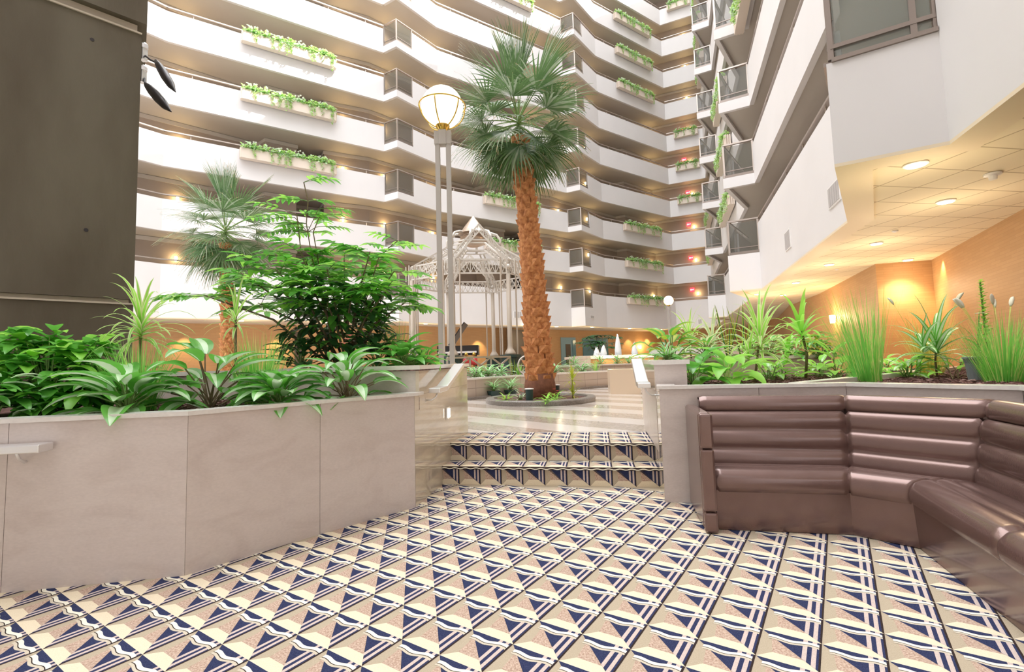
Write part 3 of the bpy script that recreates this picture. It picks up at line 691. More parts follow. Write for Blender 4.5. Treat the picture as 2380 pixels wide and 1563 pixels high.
def palm(base, top, r0, r1, label, crown_r, nf, seed, group='fan palms of the court'):
    rnd = random.Random(seed); base = V(base); top = V(top)
    t = thing('fan_palm', label, 'palm', base, group)
    ns = 24; path = []; rr = []
    for i in range(ns+1):
        f = i/ns; p = lerp(base, top, f); b = math.sin(f*math.pi)*.05; path.append(p+V((b, 0, 0))); rr.append(r0+(r1-r0)*f**.6)
    rr[0] *= 1.25; rr[1] *= 1.1
    m = MB(); m.tube(path, rr, 16); m.build('trunk', 'trunk', t, smooth=True)
    m = MB(); m.tube([base-V((0, 0, .02)), base+V((0, 0, .3)), base+V((0, 0, .55))], [r0*1.28, r0*1.2, r0*1.02], 18); m.build('root_collar', 'trunk_dark', t, smooth=True)
    H = (top-base).length; rows = int(H/.16); m = MB()
    for i in range(rows):
        f = .07+.93*i/rows; x = f*ns; j = min(int(x), ns-1); c = lerp(path[j], path[j+1], x-j); r = (r0+(r1-r0)*f**.6)
        for q in range(6):
            a = (q+.5*(i % 2))*2*math.pi/6+rnd.uniform(-.12, .12); o = V((math.cos(a), math.sin(a), 0)); s = V((-o.y, o.x, 0))
            wd = r*.66; h = rnd.uniform(.17, .25); ou = rnd.uniform(.04, .09)*(1+.5*(1-f))
            b0 = c+o*r*.96-s*wd-V((0, 0, .07)); b1 = c+o*r*.96+s*wd-V((0, 0, .07)); mid = c+o*(r+ou*.6)-V((0, 0, .01))
            t0 = c+o*(r+ou)+V((0, 0, h*.55))-s*wd*.28; t1 = c+o*(r+ou*1.15)+V((0, 0, h*.6))+s*wd*.28; e0 = c+o*r*.9-s*wd*.8+V((0, 0, h*.6)); e1 = c+o*r*.9+s*wd*.8+V((0, 0, h*.6))
            m.poly([b0, b1, mid]); m.poly([b0, mid, t0]); m.poly([mid, b1, t1]); m.poly([mid, t1, t0]); m.poly([b0, t0, e0]); m.poly([b1, e1, t1]); m.poly([t0, t1, e1, e0])
    m.build('leaf_bases', 'boot', t)
    C_ = top+V((0, 0, crown_r*.12))
    for i in range(nf):
        f = i/(nf-1); az = i*2.39996+rnd.uniform(-.2, .2)
        el = math.radians(80-150*f**.8) if i > 2 else math.radians(84-4*i)
        m = MB(); pl = crown_r*(.42+.1*math.sin(f*3.1)); bl = crown_r*(.62 if f > .12 else .85)*rnd.uniform(.9, 1.1)
        frond(m, C_+V((0, 0, crown_r*.15*(1-f))), az, el, pl, bl, 26, 100 if f > .12 else 22, .45+1.1*f, rnd)
        m.build('frond', ['palm', 'palm_pale', 'palm_tip', 'gstem'], t)
    return t
palm(PC+V((0, 0, .05)), atD(1206, 318, 10.2), .27, .145, 'tall fan palm with shaggy orange trunk standing in the round granite bed', 1.55, 44, 5)
b2 = atD(527, 830, 15.5); b2.z = .35
palm(b2, atD(524, 565, 15.5), .17, .13, 'smaller fan palm behind the leafy tree, nearer the concrete pier', 1.75, 42, 11)
# ground spots in the ring
for px, py, lb in ((1231, 937, 'front one'), (1293, 915, 'rear one')):
    b = onl(px, py, (PC.x-3, PC.y-(.75 if px < 1250 else -.4)), (PC.x+3, PC.y-(.75 if px < 1250 else -.4))); b.z = .40
    t = thing('garden_light', 'dark green cylinder garden light at the palm foot, %s' % lb, 'light', b, 'garden lights in the palm ring')
    m = MB(); m.lathe(b, [(.07, 0), (.075, .24), (.08, .25)], 20); m.build('housing', 'dark_green', t)
    m = MB(); m.lathe(b, [(.088, .25), (.088, .265), (.06, .268)], 20); m.build('rim', 'white', t)

# ---- globe lamps on twin posts
def globe_lamp(base, zt, label, r=.33):
    base = V(base); t = thing('globe_lamp', label, 'lamp', base, 'globe lamps on twin posts')
    g = V((base.x, base.y, zt-r)); m = MB()
    m.lathe(g, [(.001, -r)]+[(r*math.sin(a), -r*math.cos(a)) for a in [math.pi*i/20 for i in range(1, 20)]]+[(.001, r)], 32); m.build('globe', 'lamp_globe', t, smooth=True)
    m = MB(); n_ = 40; R_ = r*1.12; zc = g.z+.02
    m.tube([(g.x+R_*math.cos(2*math.pi*i/n_), g.y+R_*math.sin(2*math.pi*i/n_), zc) for i in range(n_+1)], .011, 6, caps=False); m.build('cage_ring', 'gold', t, smooth=True)
    for q in range(6):
        a = q*math.pi/3+.35; m = MB()
        m.tube([(g.x+R_*math.cos(a)*math.cos(e), g.y+R_*math.sin(a)*math.cos(e), zc+(R_*1.02)*math.sin(e)) for e in [-math.pi/2*i/10*.93 for i in range(11)]], .010, 6); m.build('cage_rib', 'gold', t, smooth=True)
    m = MB(); m.lathe(g+V((0, 0, -r*1.14)), [(.03, -.06), (.05, -.03), (.11, .05), (.12, .09)], 20); m.build('cup', 'gold', t, smooth=True)
    zb = g.z-r*1.16-.03; m = MB(); m.box((g.x, g.y, zb-.10), (.27, .10, .22)); m.box((g.x, g.y, zb-.10), (.12, .14, .24)); m.build('bracket', 'lamp_post', t, bevel=.01)
    for dx in (-.085, .085):
        m = MB(); m.box((g.x+dx, g.y, (zb-.18+base.z)/2), (.072, .072, zb-.18-base.z)); m.build('post', 'lamp_post', t)
    point_light('light', V((0, 0, g.z-base.z)), 30, (1, .9, .7), r*1.02, t)
    return t
b = atD(1031, 260, 7.5); zt = atD(1026, 204, 7.5).z
globe_lamp((b.x-.02, 7.5, .35), zt, 'tall lamp with a glowing caged globe on twin posts, beside the tall palm')
b = atD(1554, 701, 33); globe_lamp((b.x, 33, .35), atD(1554, 688, 33).z, 'small distant globe lamp near the far corner of the court')

# ---- open metal pavilion
def gazebo():
    c = V((-1.28, 17, 0)); Rr = 2.3; zb, zc, zf = 1.42, 3.95, 4.38
    t = thing('metal_gazebo', 'open champagne metal pavilion with lattice frieze and pointed finial', 'gazebo', (c.x, c.y, .35))
    A = [math.radians(-58.5+45*i) for i in range(8)]; pt = [c+V((Rr*math.cos(a), Rr*math.sin(a), 0)) for a in A]
    for p, a in zip(pt, A):
        m = MB(); m.lathe(V3(p, .35), [(.30, 0), (.30, .95), (.34, .97), (.34, 1.05)], 20); m.build('pedestal', 'dark_green', t)
        m = MB(); m.lathe(V3(p, zb-.02), [(.17, 0), (.17, .06), (.12, .14), (.085, .2), (.075, .3), (.07, zc-zb)], 16); m.build('column', 'column_paint', t, smooth=True)
        s = V((-math.sin(a), math.cos(a), 0))
        for q in (-1, 1):
            m = MB(); m.tube([V3(p+s*q*.27, zb-.3), V3(p+s*q*.27, zf)], .025, 8); m.build('thin_post', 'column_paint', t)
        m = MB(); m.box(V3(p, (zc+zf)/2), (.32, .32, zf-zc), 0, (math.cos(a), math.sin(a), 0)) if False else None
        o = V((math.cos(a), math.sin(a), 0))
        for u in (-.15, .15):
            for w_ in (-.15, .15): m.tube([V3(p+s*u+o*w_, zc-.05), V3(p+s*u+o*w_, zf+.02)], .018, 6)
        m.lathe(V3(p, (zc+zf)/2-.08), [(.02, 0), (.08, .05), (.08, .1), (.02, .16)], 12); m.build('corner_block', 'white_metal', t)
    def truss(a, b, h, mt='white_metal', nm='frieze', nseg=6, latt=True, lw=.022, both=True):
        m = MB(); a = V(a); b = V(b); up = V((0, 0, h))
        m.bar(a, b, .045, .045); m.bar(a+up, b+up, .045, .045)
        for i in range(nseg):
            p = lerp(a, b, i/nseg); q = lerp(a, b, (i+1)/nseg)
            m.bar(p, q+up, lw, lw); 
            if both: m.bar(p+up, q, lw, lw)
            m.bar(p, p+up, lw, lw)
        m.build(nm, mt, t)
    for i in range(8):
        p, q = pt[i], pt[(i+1) % 8]
        truss(V3(p, zc), V3(q, zc), zf-zc, 'white_metal', 'frieze', 9)
    r2, z2 = .95, 5.22
    for i, a in enumerate(A):
        q = c+V((r2*math.cos(a), r2*math.sin(a), 0)); s = V((-math.sin(a), math.cos(a), 0))*.12
        for d in (-1, 1): truss(V3(pt[i]+s*d, zf), V3(q+s*d*.6, z2), -.26, 'white_metal', 'roof_truss', 6, lw=.02, both=False)
    m = MB()
    for z_ in (z2, z2-.26, z2+.1):
        for i in range(8):
            a0, a1 = A[i], A[(i+1) % 8]; m.bar(c+V((r2*math.cos(a0), r2*math.sin(a0), z_)), c+V((r2*math.cos(a1), r2*math.sin(a1), z_)), .04, .04)
    m.build('upper_ring', 'white_metal', t)
    for i0, i1 in ((0, 7), (4, 3)):
        pa, pb = pt[i0], pt[i1]; pk = (pa+pb)/2; pk = V3(pk, 5.28)
        truss(V3(pa, zf-.1), pk, .22, 'white_metal', 'gable_truss', 6, lw=.02); truss(V3(pb, zf-.1), pk, .22, 'white_metal', 'gable_truss', 6, lw=.02)
    for i in range(8):
        a = A[i]+.2; m = MB()
        m.tube([c+V((rr*math.cos(a), rr*math.sin(a), zz)) for rr, zz in ((.93, 5.25), (.95, 5.5), (.82, 5.68), (.6, 5.76), (.34, 5.74))], .045, 8); m.build('curved_arm', 'white_metal', t, smooth=True)
    m = MB(); m.lathe(c+V((0, 0, 5.4)), [(.2, -.1), (.45, 0), (.50, .07), (.40, .10), (.42, .16), (.48, .20), (.38, .26), (.38, .30), (.55, .33), (.42, .46), (.28, .66), (.02, 1.0)], 28); m.build('finial', 'copper', t)
    # dais
    m = MB(); m.lathe(c+V((0, 0, .35)), [(2.75, 0), (2.75, .45), (2.6, .47)], 32); m.build('dais', 'stone_tile', t)
    return c
GC_ = gazebo()
# grand piano on the dais
b = atD(1068, 815, 17.2); b.z = .83
t = thing('grand_piano', 'black grand piano with raised lid inside the pavilion', 'piano', b)
m = MB(); out = [(-.7, -.6), (.7, -.6), (.7, .1), (.45, .5), (.1, .7), (-.3, 1.0), (-.7, 1.0)]
m.prism([(b.x+x, b.y+y) for x, y in out], b.z+.62, b.z+.95); m.build('case', 'black', t)
for x, y in ((-.6, -.5), (.6, -.5), (-.4, .8)):
    m = MB(); m.tube([(b.x+x, b.y+y, b.z-.01), (b.x+x, b.y+y, b.z+.62)], .05, 8); m.build('leg', 'black', t)
m = MB(); m.bar((b.x-.3, b.y, b.z+.97), (b.x+.25, b.y, b.z+1.75), 1.3, .03); m.build('lid', 'black', t)
m = MB(); m.box((b.x, b.y-.68, b.z+.72), (1.3, .18, .06)); m.build('keyboard', 'white', t)
# rope stanchions
for i, px in enumerate((1084, 1102)):
    b = atD(px, 842, 15.2); b.z = .82
    t = thing('rope_stanchion', 'brass post with a red rope collar in front of the piano, %s' % ('nearer the piano' if i == 0 else 'nearer the palm trunk'), 'stanchion', b, 'brass stanchions')
    m = MB(); m.lathe(b, [(.14, 0), (.14, .03), (.03, .05), (.025, .55), (.05, .6), (.055, .65), (.01, .7)], 14); m.build('post', 'gold', t, smooth=True)
    m = MB(); m.lathe(b, [(.10, .30), (.11, .35), (.10, .52)], 14); m.build('red_collar', 'red', t, smooth=True)

# ---- stone planter in front of the pavilion
def plan(px, py, z=.35): p = atZ(px, py, z); return (p.x, p.y)
IP = [(-7.5, 9.3), (-4.0, 9.9), (-1.05, 11.16), (1.25, 13.46), (2.83, 14.61), (6.2, 16.2)]
t = thing('stone_planter', 'long low stone tiled planter behind the tall palm', 'planter', V3(IP[2], .35), 'stone planters of the court')
m = MB(); m.strip(IP, .35, .80, .16); m.build('wall', 'stone_tile', t)
m = MB(); m.prism(offset(IP, -.03)+offset(IP, .22)[::-1], .80, .84); m.build('cap', 'cap', t)
m = MB(); m.prism(offset(IP, .16)+offset(IP, 1.45)[::-1], .5, .78); m.build('soil_bed', 'soil', t)
m = MB(); m.strip(offset(IP, -.14), .35, .41, .10); m.build('foot_kerb', 'granite', t)
IQ = offset(IP, 2.0); IQ[3] = lp(IQ[3], IQ[4], .75); IQ = [None, None]+IQ[3:]
t = thing('stone_planter', 'second, farther stone tiled planter wall behind the long one', 'planter', V3(IQ[2], .35), 'stone planters of the court')
m = MB(); m.strip(IQ[2:], .35, .96, .16); m.build('wall', 'stone_tile', t)
m = MB(); m.prism(offset(IQ[2:], -.03)+offset(IQ[2:], .25)[::-1], .96, 1.0); m.build('cap', 'cap', t)
m = MB(); m.prism(offset(IQ[2:], .16)+offset(IQ[2:], .85)[::-1], .5, .93); m.build('soil_bed', 'soil', t)
# tan podium block
p = atZ(1419, 917, .35); q = atZ(1490, 917, .35)
t = MB(); zt = .93
t.prism([(p.x, p.y), (q.x, q.y), (q.x+.12, q.y+.9), (p.x+.12, p.y+.9)], .35, zt); o = t.build('marble_podium', 'podium')
tag(o, 'plain square tan marble block on the court floor near the right handrail', 'podium')
# crossed railing
I5 = offset(IP, 1.3); a = V3(onl(1040, 872, I5[2], I5[3])); b = V3(onl(1187, 872, I5[2], I5[3])); a.z = b.z = .78
t = thing('crossed_railing', 'champagne metal railing with crossed braces in front of the pavilion', 'railing', a)
z0, z1 = .84, 1.33
for nm, zz in (('top_rail', z1), ('bottom_rail', z0+.05)):
    m = MB(); m.bar(V3(a, zz), V3(b, zz), .05, .05); m.build(nm, 'column_paint', t)
for i in range(4):
    p = lerp(a, b, i/3); m = MB(); m.bar(V3(p, .78), V3(p, z1), .05, .05); m.build('post', 'column_paint', t)
    if i < 3:
        q = lerp(a, b, (i+1)/3); m = MB(); m.bar(V3(p, z0+.05), V3(q, z1), .04, .04); m.build('brace', 'column_paint', t)
        m = MB(); m.bar(V3(p, z1), V3(q, z0+.05), .04, .04); m.build('brace', 'column_paint', t)
# white wagon wheel
c = atD(1227, 848, 13.3)
t = thing('wagon_wheel', 'white spoked wheel leaning behind the tall palm trunk', 'wheel', V3(c, .79)); c.z = .78+.29
m = MB(); m.tube([c+V((.27*math.cos(x), .03*math.sin(x), .27*math.sin(x))) for x in [2*math.pi*i/28 for i in range(29)]], .022, 6, caps=False); m.build('rim', 'white_metal', t, smooth=True)
for i in range(8):
    x = math.pi/4*i; m = MB(); m.tube([c, c+V((.27*math.cos(x), .03*math.sin(x), .27*math.sin(x)))], .012, 6); m.build('spoke', 'white_metal', t)
m = MB(); m.tube([c-V((0, .04, 0)), c+V((0, .04, 0))], .05, 10); m.build('hub', 'white_metal', t)

# ---- fountain
fx0 = 2.95
t = thing('fountain', 'raised fountain basin with pale stone rims and a golden lit front', 'fountain', (5.5, 22, .35))
m = MB(); m.prism([(3.2, 22), (7.2, 22), (12.0, 24.5), (12, 28), (3.2, 28)], .35, 1.2); m.build('basin', 'stone_tile', t)
m = MB(); m.prism([(3.45, 21.96), (6.9, 21.96), (6.9, 22.0), (3.45, 22.0)], .6, 1.18); m.build('front_panel', 'tan_wall', t)
m = MB(); m.prism([(2.75, 21.7), (3.45, 21.7), (3.45, 22.6), (2.75, 22.6)], .35, 1.33); m.build('corner_pier', 'stone_tile', t)
rim = [(2.95, 28.0), (2.95, 21.8), (7.3, 21.8), (12.2, 24.3)]
m = MB(); m.strip(rim, 1.2, 1.34, .4); m.build('rim', 'cap', t)
m = MB(); m.prism([(3.3, 22.2), (7.2, 22.2), (11.8, 24.6), (11.8, 27.8), (3.3, 27.8)], 1.2, 1.26); m.build('water', 'pool', t)
m = MB(); m.prism([(7.0, 24.6), (12.4, 26.4), (12.4, 26.9), (7.0, 25.1)], 1.26, 1.62); m.build('rear_rim', 'cap', t)
b = atD(1279, 850, 19.5); m = MB(); m.lathe((b.x, 19.5, .35), [(.3, 0), (.3, .55), (.42, .6), (.42, .63), (.3, .62)], 24); tag(m.build('fountain_bowl', 'stone_tile'), 'small round stone bowl under the low jet beside the tall palm', 'fountain')
for px, y0, y1, D, lb in ((1437, 777, 824, 24, 'tallest jet of the fountain'), (1475, 798, 818, 25, 'jet of the fountain nearest the far corner'), (1403, 803, 824, 23.2, 'medium jet left of the tallest one'), (1387, 809, 824, 23, 'smallest jet of the fountain'), (1279, 828, 852, 19.5, 'low jet beside the tall palm trunk')):
    b = atD(px, y1, D); tp = atD(px, y0, D); zb = 1.24 if px > 1300 else .96; rnd = random.Random(px); h = tp.z-zb
    m = MB(); m.lathe((b.x, D, zb), [(.17, 0), (.16, h*.3), (.13, h*.55), (.07, h*.85), (.02, h)], 14)
    for i in range(40):
        a = rnd.uniform(0, 6.28); f = rnd.random(); r = .17*(1-f)+.03; pnt = V((b.x+r*math.cos(a), D+r*math.sin(a), zb+h*f)); m.tube([pnt, pnt+V((0, 0, .08))], [.02, .004], 5)
    tag(m.build('water_jet', 'water', smooth=True), 'white foaming ' + lb, 'water jet', 'fountain jets')

for x in (4.2, 5.6): spot_at_ = point_light('light', (x-5.5, -.55, .95), 9, (1, .72, .3), .1, bpy.data.objects['fountain'])
# ---- doorway, window and dark opening in the back wall
LWp = [V(p) for p in LW]
def onback(px, py, j):
    return onl(px, py, offset(LW, -.03)[j], offset(LW, -.03)[j+1])
def panel_on(px0, px1, ytop, zb, j, mt, name, label=None, dep=.06):
    p = onback(px0, ytop, j); q = onback(px1, ytop, j); z1 = (p.z+q.z)/2; m = MB(); d = V3(q)-V3(p)
    m.box(((p+q)/2).to_2d().to_3d()+V((0, 0, (zb+z1)/2)), (d.length, dep, z1-zb), 0, d); o = m.build(name, mt); struct(o, label); return o, V3(p, z1), V3(q, z1), d.normalized()
o, p, q, d = panel_on(1303, 1337, 785, .35, 6, 'blue_door', 'door_2', 'blue lobby doorway in the back wall')
n = V((d.y, -d.x, 0)); m = MB(); m.box((lerp(p, q, .45)+n*.05).to_2d().to_3d()+V((0, 0, 1.6)), (.45, .05, 1.5), 0, d); m.build('dark_pane', 'door_dark', o)
m = MB(); m.box((lerp(p, q, .85)+n*.06).to_2d().to_3d()+V((0, 0, 1.55)), (.30, .05, 2.2), 0, d); m.build('open_leaf', 'teal_screen', o)
panel_on(1354, 1412, 786, 1.1, 6, 'teal_screen', 'window_1', 'blue grey window in the back wall')
panel_on(1178, 1216, 766, .35, 5, 'door_dark', 'door_3', 'dark opening behind the pavilion')
panel_on(685, 700, 772, .35, 2, 'door_dark', 'door_4', 'dark opening behind the leafy tree')
p_ = onback(1292, 818, 6); m = MB(); m.tube([p_, p_+V((.05, -.07, 0))], .06, 14); tag(m.build('wall_thermostat', 'white'), 'small round white device on the tan wall beside the blue doorway', 'wall device')

# ---- downlights in the lobby ceilings
DLI = [((2128, 382), .125, 'nearest to the grey bay'), ((2198, 468), .12, 'second nearest, over the planter'), ((2037, 566), .12, 'third along the tiled ceiling edge'), ((2110, 604), .12, 'just before the corner of the tan wall'), ((1927, 615), .12, 'fourth along the tiled ceiling edge'), ((1850, 657), .12, 'fifth along the tiled ceiling edge'), ((1760, 684), .12, 'sixth, beside the white wing corner'), ((1820, 686), .12, 'farthest, deep under the wing')]
dl0 = None
for (px, py), r, lb in DLI:
    p = atZ(px, py, 3.395); t = thing('recessed_downlight', 'round white recessed ceiling light, %s' % lb, 'ceiling light', p, 'recessed lights of the tiled ceiling')
    m = MB(); m.lathe(p, [(r, 0), (r, -.012), (r*.8, -.016)], 24); m.build('trim_ring', 'white', t)
    m = MB(); m.lathe(p+V((0, 0, -.012)), [(r*.8, 0), (r*.78, -.012)], 24); m.build('diffuser', 'lit', t)
    point_light('light', V((0, 0, -.75)), 11, (1, .80, .52), .25, t)
p = atZ(2307, 404, 3.395); t = thing('smoke_detector', 'round white smoke detector on the tiled ceiling', 'smoke detector', p)
m = MB(); m.lathe(p, [(.09, 0), (.09, -.02), (.06, -.03)], 20); m.build('base', 'white', t); m = MB(); m.lathe(p+V((0, 0, -.03)), [(.045, 0), (.04, -.045), (.02, -.05)], 16); m.build('sensor', 'white', t)
for px, py, z_, lb in ((2080, 537, 3.395, 'mid ceiling'), (1945, 626, 3.395, 'farther along the ceiling')):
    p = atZ(px, py, z_); m = MB(); m.lathe(p, [(.05, 0), (.05, -.012), (.02, -.03)], 16); tag(m.build('sprinkler_head', 'white'), 'tiny white sprinkler disc, %s' % lb, 'sprinkler', 'sprinklers of the tiled ceiling')
# wall washers and lit sconces on the tan walls
def spot_at(loc, tgt, p, ang=80, col=(1, .72, .34)):
    o = point_light('light', loc, p, col, .05, None, math.radians(ang)); o.rotation_euler = (V(tgt)-V(loc)).to_track_quat('-Z', 'Y').to_euler(); return o
spot_at((9.6, 11.55, 3.3), (9.75, 12.1, 1.2), 55, 95); spot_at((9.95, 11.2, 3.3), (10.45, 11.5, 1.2), 30, 70)
def sconce(p, n, label, power, group, sz=1.0):
    p = V(p); n = V(n).normalized(); t = thing('wall_sconce', label, 'wall light', p, group)
    s = V((-n.y, n.x, 0)); m = MB(); m.box(p+n*.02, (.02*sz, .10*sz, .16*sz), 0, n); m.build('back_plate', 'rail', t)
    m = MB(); m.tube([p+n*.09*sz-V((0, 0, .10*sz)), p+n*.09*sz+V((0, 0, .10*sz))], [.05*sz, .065*sz], 12); m.build('glass_shade', 'lit_warm', t, smooth=True)
    point_light('light', n*.28*sz+V((0, 0, .05)), power, (1, .68, .30), .06, t)
    return t
wn = V((-.948, .317, 0)); pw = onl(1944, 742, TW[4], TW[5])
sconce(pw, wn, 'bright uplight sconce on the tan wall behind the tall grass', 26, 'lobby wall sconces', 1.3)
p = onback(1486, 808, 6); sconce(p, (.55, -.83, 0), 'glowing sconce low on the back wall behind the fountain', 26, 'lobby wall sconces', 1.2)
for px, py, j in ((1459, 776, 6), (1110, 775, 4), (1500, 778, 6), (430, 762, 1), (640, 768, 2)):
    p = onback(px, py, j); spot_at(p+V((.35, -.45, -.02)), p+V((.0, 0, -2.0)), 70, 75)
for i, (x, y) in enumerate(((0.5, 30.2), (2.6, 31.9), (5.2, 33.3), (8.4, 36.0), (11.5, 38.6), (-9.5, 24.0), (-12.5, 22.0), (-5.0, 26.6))):
    t = thing('recessed_downlight', 'small recessed light under the lowest gallery soffit, %s' % ('below the second glass corner', 'left of the second glass corner', 'right of the second glass corner', 'above the fountain', 'before the far corner', 'left of the smaller palm', 'nearest the pier', 'behind the pavilion')[i], 'ceiling light', (x, y, 3.36), 'recessed lights of the lobby soffit')
    m = MB(); m.lathe((x+.3, y-.2 if y < 33 else y, 3.36), [(.12, .01), (.11, -.012)], 16); m.build('diffuser', 'lit', t); point_light('light', V((.3, -.2, -.7)), 16, (1, .76, .42), .15, t)  # lamp hung below each light, added to brighten the tan back wall

# ---- sconces of the gallery corridors
WH = ['left end near the concrete pier', 'left of the first glass corner', 'behind the first glass corner', 'right of the lamp posts', 'just right of the tall palm', 'behind the second glass corner', 'before the far corner', 'in the far corner', 'beyond the far corner']
SP_ = [(-14.96, 21.5), (-8.88, 25.45), (-6.93, 26.62), (-4.46, 28.65), (1.6, 32.62), (3.57, 33.8), (6.0, 35.9), (11.9, 40.1), (15.1, 39.05)]
def on_inner(p):
    # nearest point of the corridor wall
    best = None
    for a, b in zip(INN[:-1], INN[1:]):
        a2, b2, q = V(a), V(b), V(p); d = b2-a2; u = max(0, min(1, (q-a2).dot(d)/d.dot(d))); c = a2+d*u
        if best is None or (c-q).length < best[0]: n = V((d.y, -d.x)).normalized(); best = ((c-q).length, c, n)
    return best[1], best[2]
for k in range(2, 11):  # topmost sconces are unseen, added to brighten the dark upper corridors
    for i, pnt in enumerate(SP_):
        c, n = on_inner(pnt)
        sconce(V((c.x, c.y, rail(k)+.42)), V((n.x, n.y, 0)), 'warm wall sconce of the %s gallery level, %s' % (ORD[k], WH[i]), 4, 'gallery corridor sconces')
# ---- exit signs
def exit_sign(p, d, n, label):
    t = thing('exit_sign', label, 'exit sign', p, 'red exit signs'); p = V(p); m = MB(); m.box(p, (.34, .05, .34), 0, d); m.build('body', 'exit_red', t)
    m = MB(); d = V(d); n = V(n); u = V((0, 0, 1)); x0 = -.125
    def st(xa, ya, xb, yb): m.bar(p+n*.03+d*xa+u*ya, p+n*.03+d*xb+u*yb, .012, .016)
    for ch in 'EXIT':
        if ch == 'E': st(x0, -.05, x0, .05); st(x0, .05, x0+.045, .05); st(x0, 0, x0+.04, 0); st(x0, -.05, x0+.045, -.05)
        if ch == 'X': st(x0, -.05, x0+.05, .05); st(x0, .05, x0+.05, -.05)
        if ch == 'I': st(x0+.02, -.05, x0+.02, .05)
        if ch == 'T': st(x0, .05, x0+.05, .05); st(x0+.025, .05, x0+.025, -.05)
        x0 += .07
    m.build('lettering', 'exit_letters', t)
ed = V((.906, -.423, 0)); en = V((-.423, -.906, 0))
for k, (px, py) in {5: (1599, 448), 4: (1601, 522), 3: (1606, 600), 2: (1609, 674), 6: (1590, 372), 7: (1590, 303)}.items():
    p = onl(px, py, (14.2, 39.35), (17., 38.05)); exit_sign(p, ed, en, 'red exit sign hanging in the %s gallery corridor by the far corner' % ORD[k])
# ---- wall vents
def vent(p, d, n, w_, h_, label, nm='air_vent', slots=5):
    p = V(p); d = V(d).normalized(); n = V(n).normalized(); t = thing(nm, label, 'vent', p, 'air vents on the white walls')
    m = MB(); m.box(p+n*.01, (w_+.06, .02, h_+.06), 0, d); m.build('frame', 'white', t)
    m = MB()
    for i in range(slots): m.box(p+n*.022+d*((i+.5)/slots-.5)*w_, (w_/slots*.82, .012, h_), 0, d)
    m.build('slats', 'vent', t)
wd = V((-.317, -.948, 0)); wnn = V((-.948, .317, 0))
vent(onl(1940, 451, KN, HN), wd, wnn, .62, .34, 'larger grey vent on the white wing wall, near the cream border')
vent(onl(1832, 558, KN, HN), wd, wnn, .55, .42, 'smaller grey vent lower down on the white wing wall')
for px, lb in ((1602, 'left of the pair beyond the far corner'), (1627, 'right of the pair beyond the far corner')):
    vent(onl(px, 748, CC, X2), ed, en, .26, .36, 'small square vent, %s' % lb, slots=2)
vent(onl(1376, 737, A2, K2), V3(K2)-V3(A2), V((.8, -.6, 0)), .5, .16, 'narrow slot vent under the second glass corner', slots=3)
vent(onl(1203, 732, K1, N2), V3(N2)-V3(K1), V((.56, -.83, 0)), .55, .38, 'square vent on the lowest parapet behind the pavilion columns', slots=4)
vent(onl(975, 727, K1, N2), V3(N2)-V3(K1), V((.56, -.83, 0)), .55, .12, 'slot vent on the lowest parapet left of the lamp posts', slots=3)

# ================================================================== PLANTS
def leaf(mb, p, d, L_, W, droop=.8, cols=(0, 0), prof='ov', ns=6, cup=.18, rnd=random, twist=0):
    p = V(p); d = V(d).normalized(); side = d.cross(V((0, 0, 1)))
    if side.length < .15: side = V((rnd.uniform(-1, 1), rnd.uniform(-1, 1), 0))
    side.normalize(); nc = len(cols); base = len(mb.v)
    if twist: side = Matrix.Rotation(twist, 3, d) @ side
    for i in range(ns+1):
        t = i/ns
        if prof == 'ov': w_ = W*(math.sin(math.pi*min(1, t*.96+.03)**.75)**.85)
        elif prof == 'strap': w_ = W*min(1, .45+t*2.2)*(max(0, 1-t)**.55)
        elif prof == 'heart': w_ = W*(math.sin(math.pi*(t*.97+.02)**.58)**.8)
        else: w_ = W*(1-t)**.6
        w_ = max(w_, W*.02); up = side.cross(d).normalized()
        for c in range(nc+1):
            u = c/nc*2-1; q = p+side*(w_*.5*u)+up*(abs(u)*w_*cup); mb.v.append(tuple(q))
        p = p+d*(L_/ns); d = (d+V((0, 0, -1))*(droop/ns)*(1.0 if prof != 'strap' else .35+1.5*t)).normalized()
        s2 = side-d*side.dot(d); side = s2.normalized() if s2.length > .01 else side
    for i in range(ns):
        for c in range(nc):
            a = base+i*(nc+1)+c; mb.f.append((a, a+1, a+nc+2, a+nc+1)); mb.m.append(cols[c])
def dirv(az, el): return V((math.cos(az)*math.cos(el), math.sin(az)*math.cos(el), math.sin(el)))
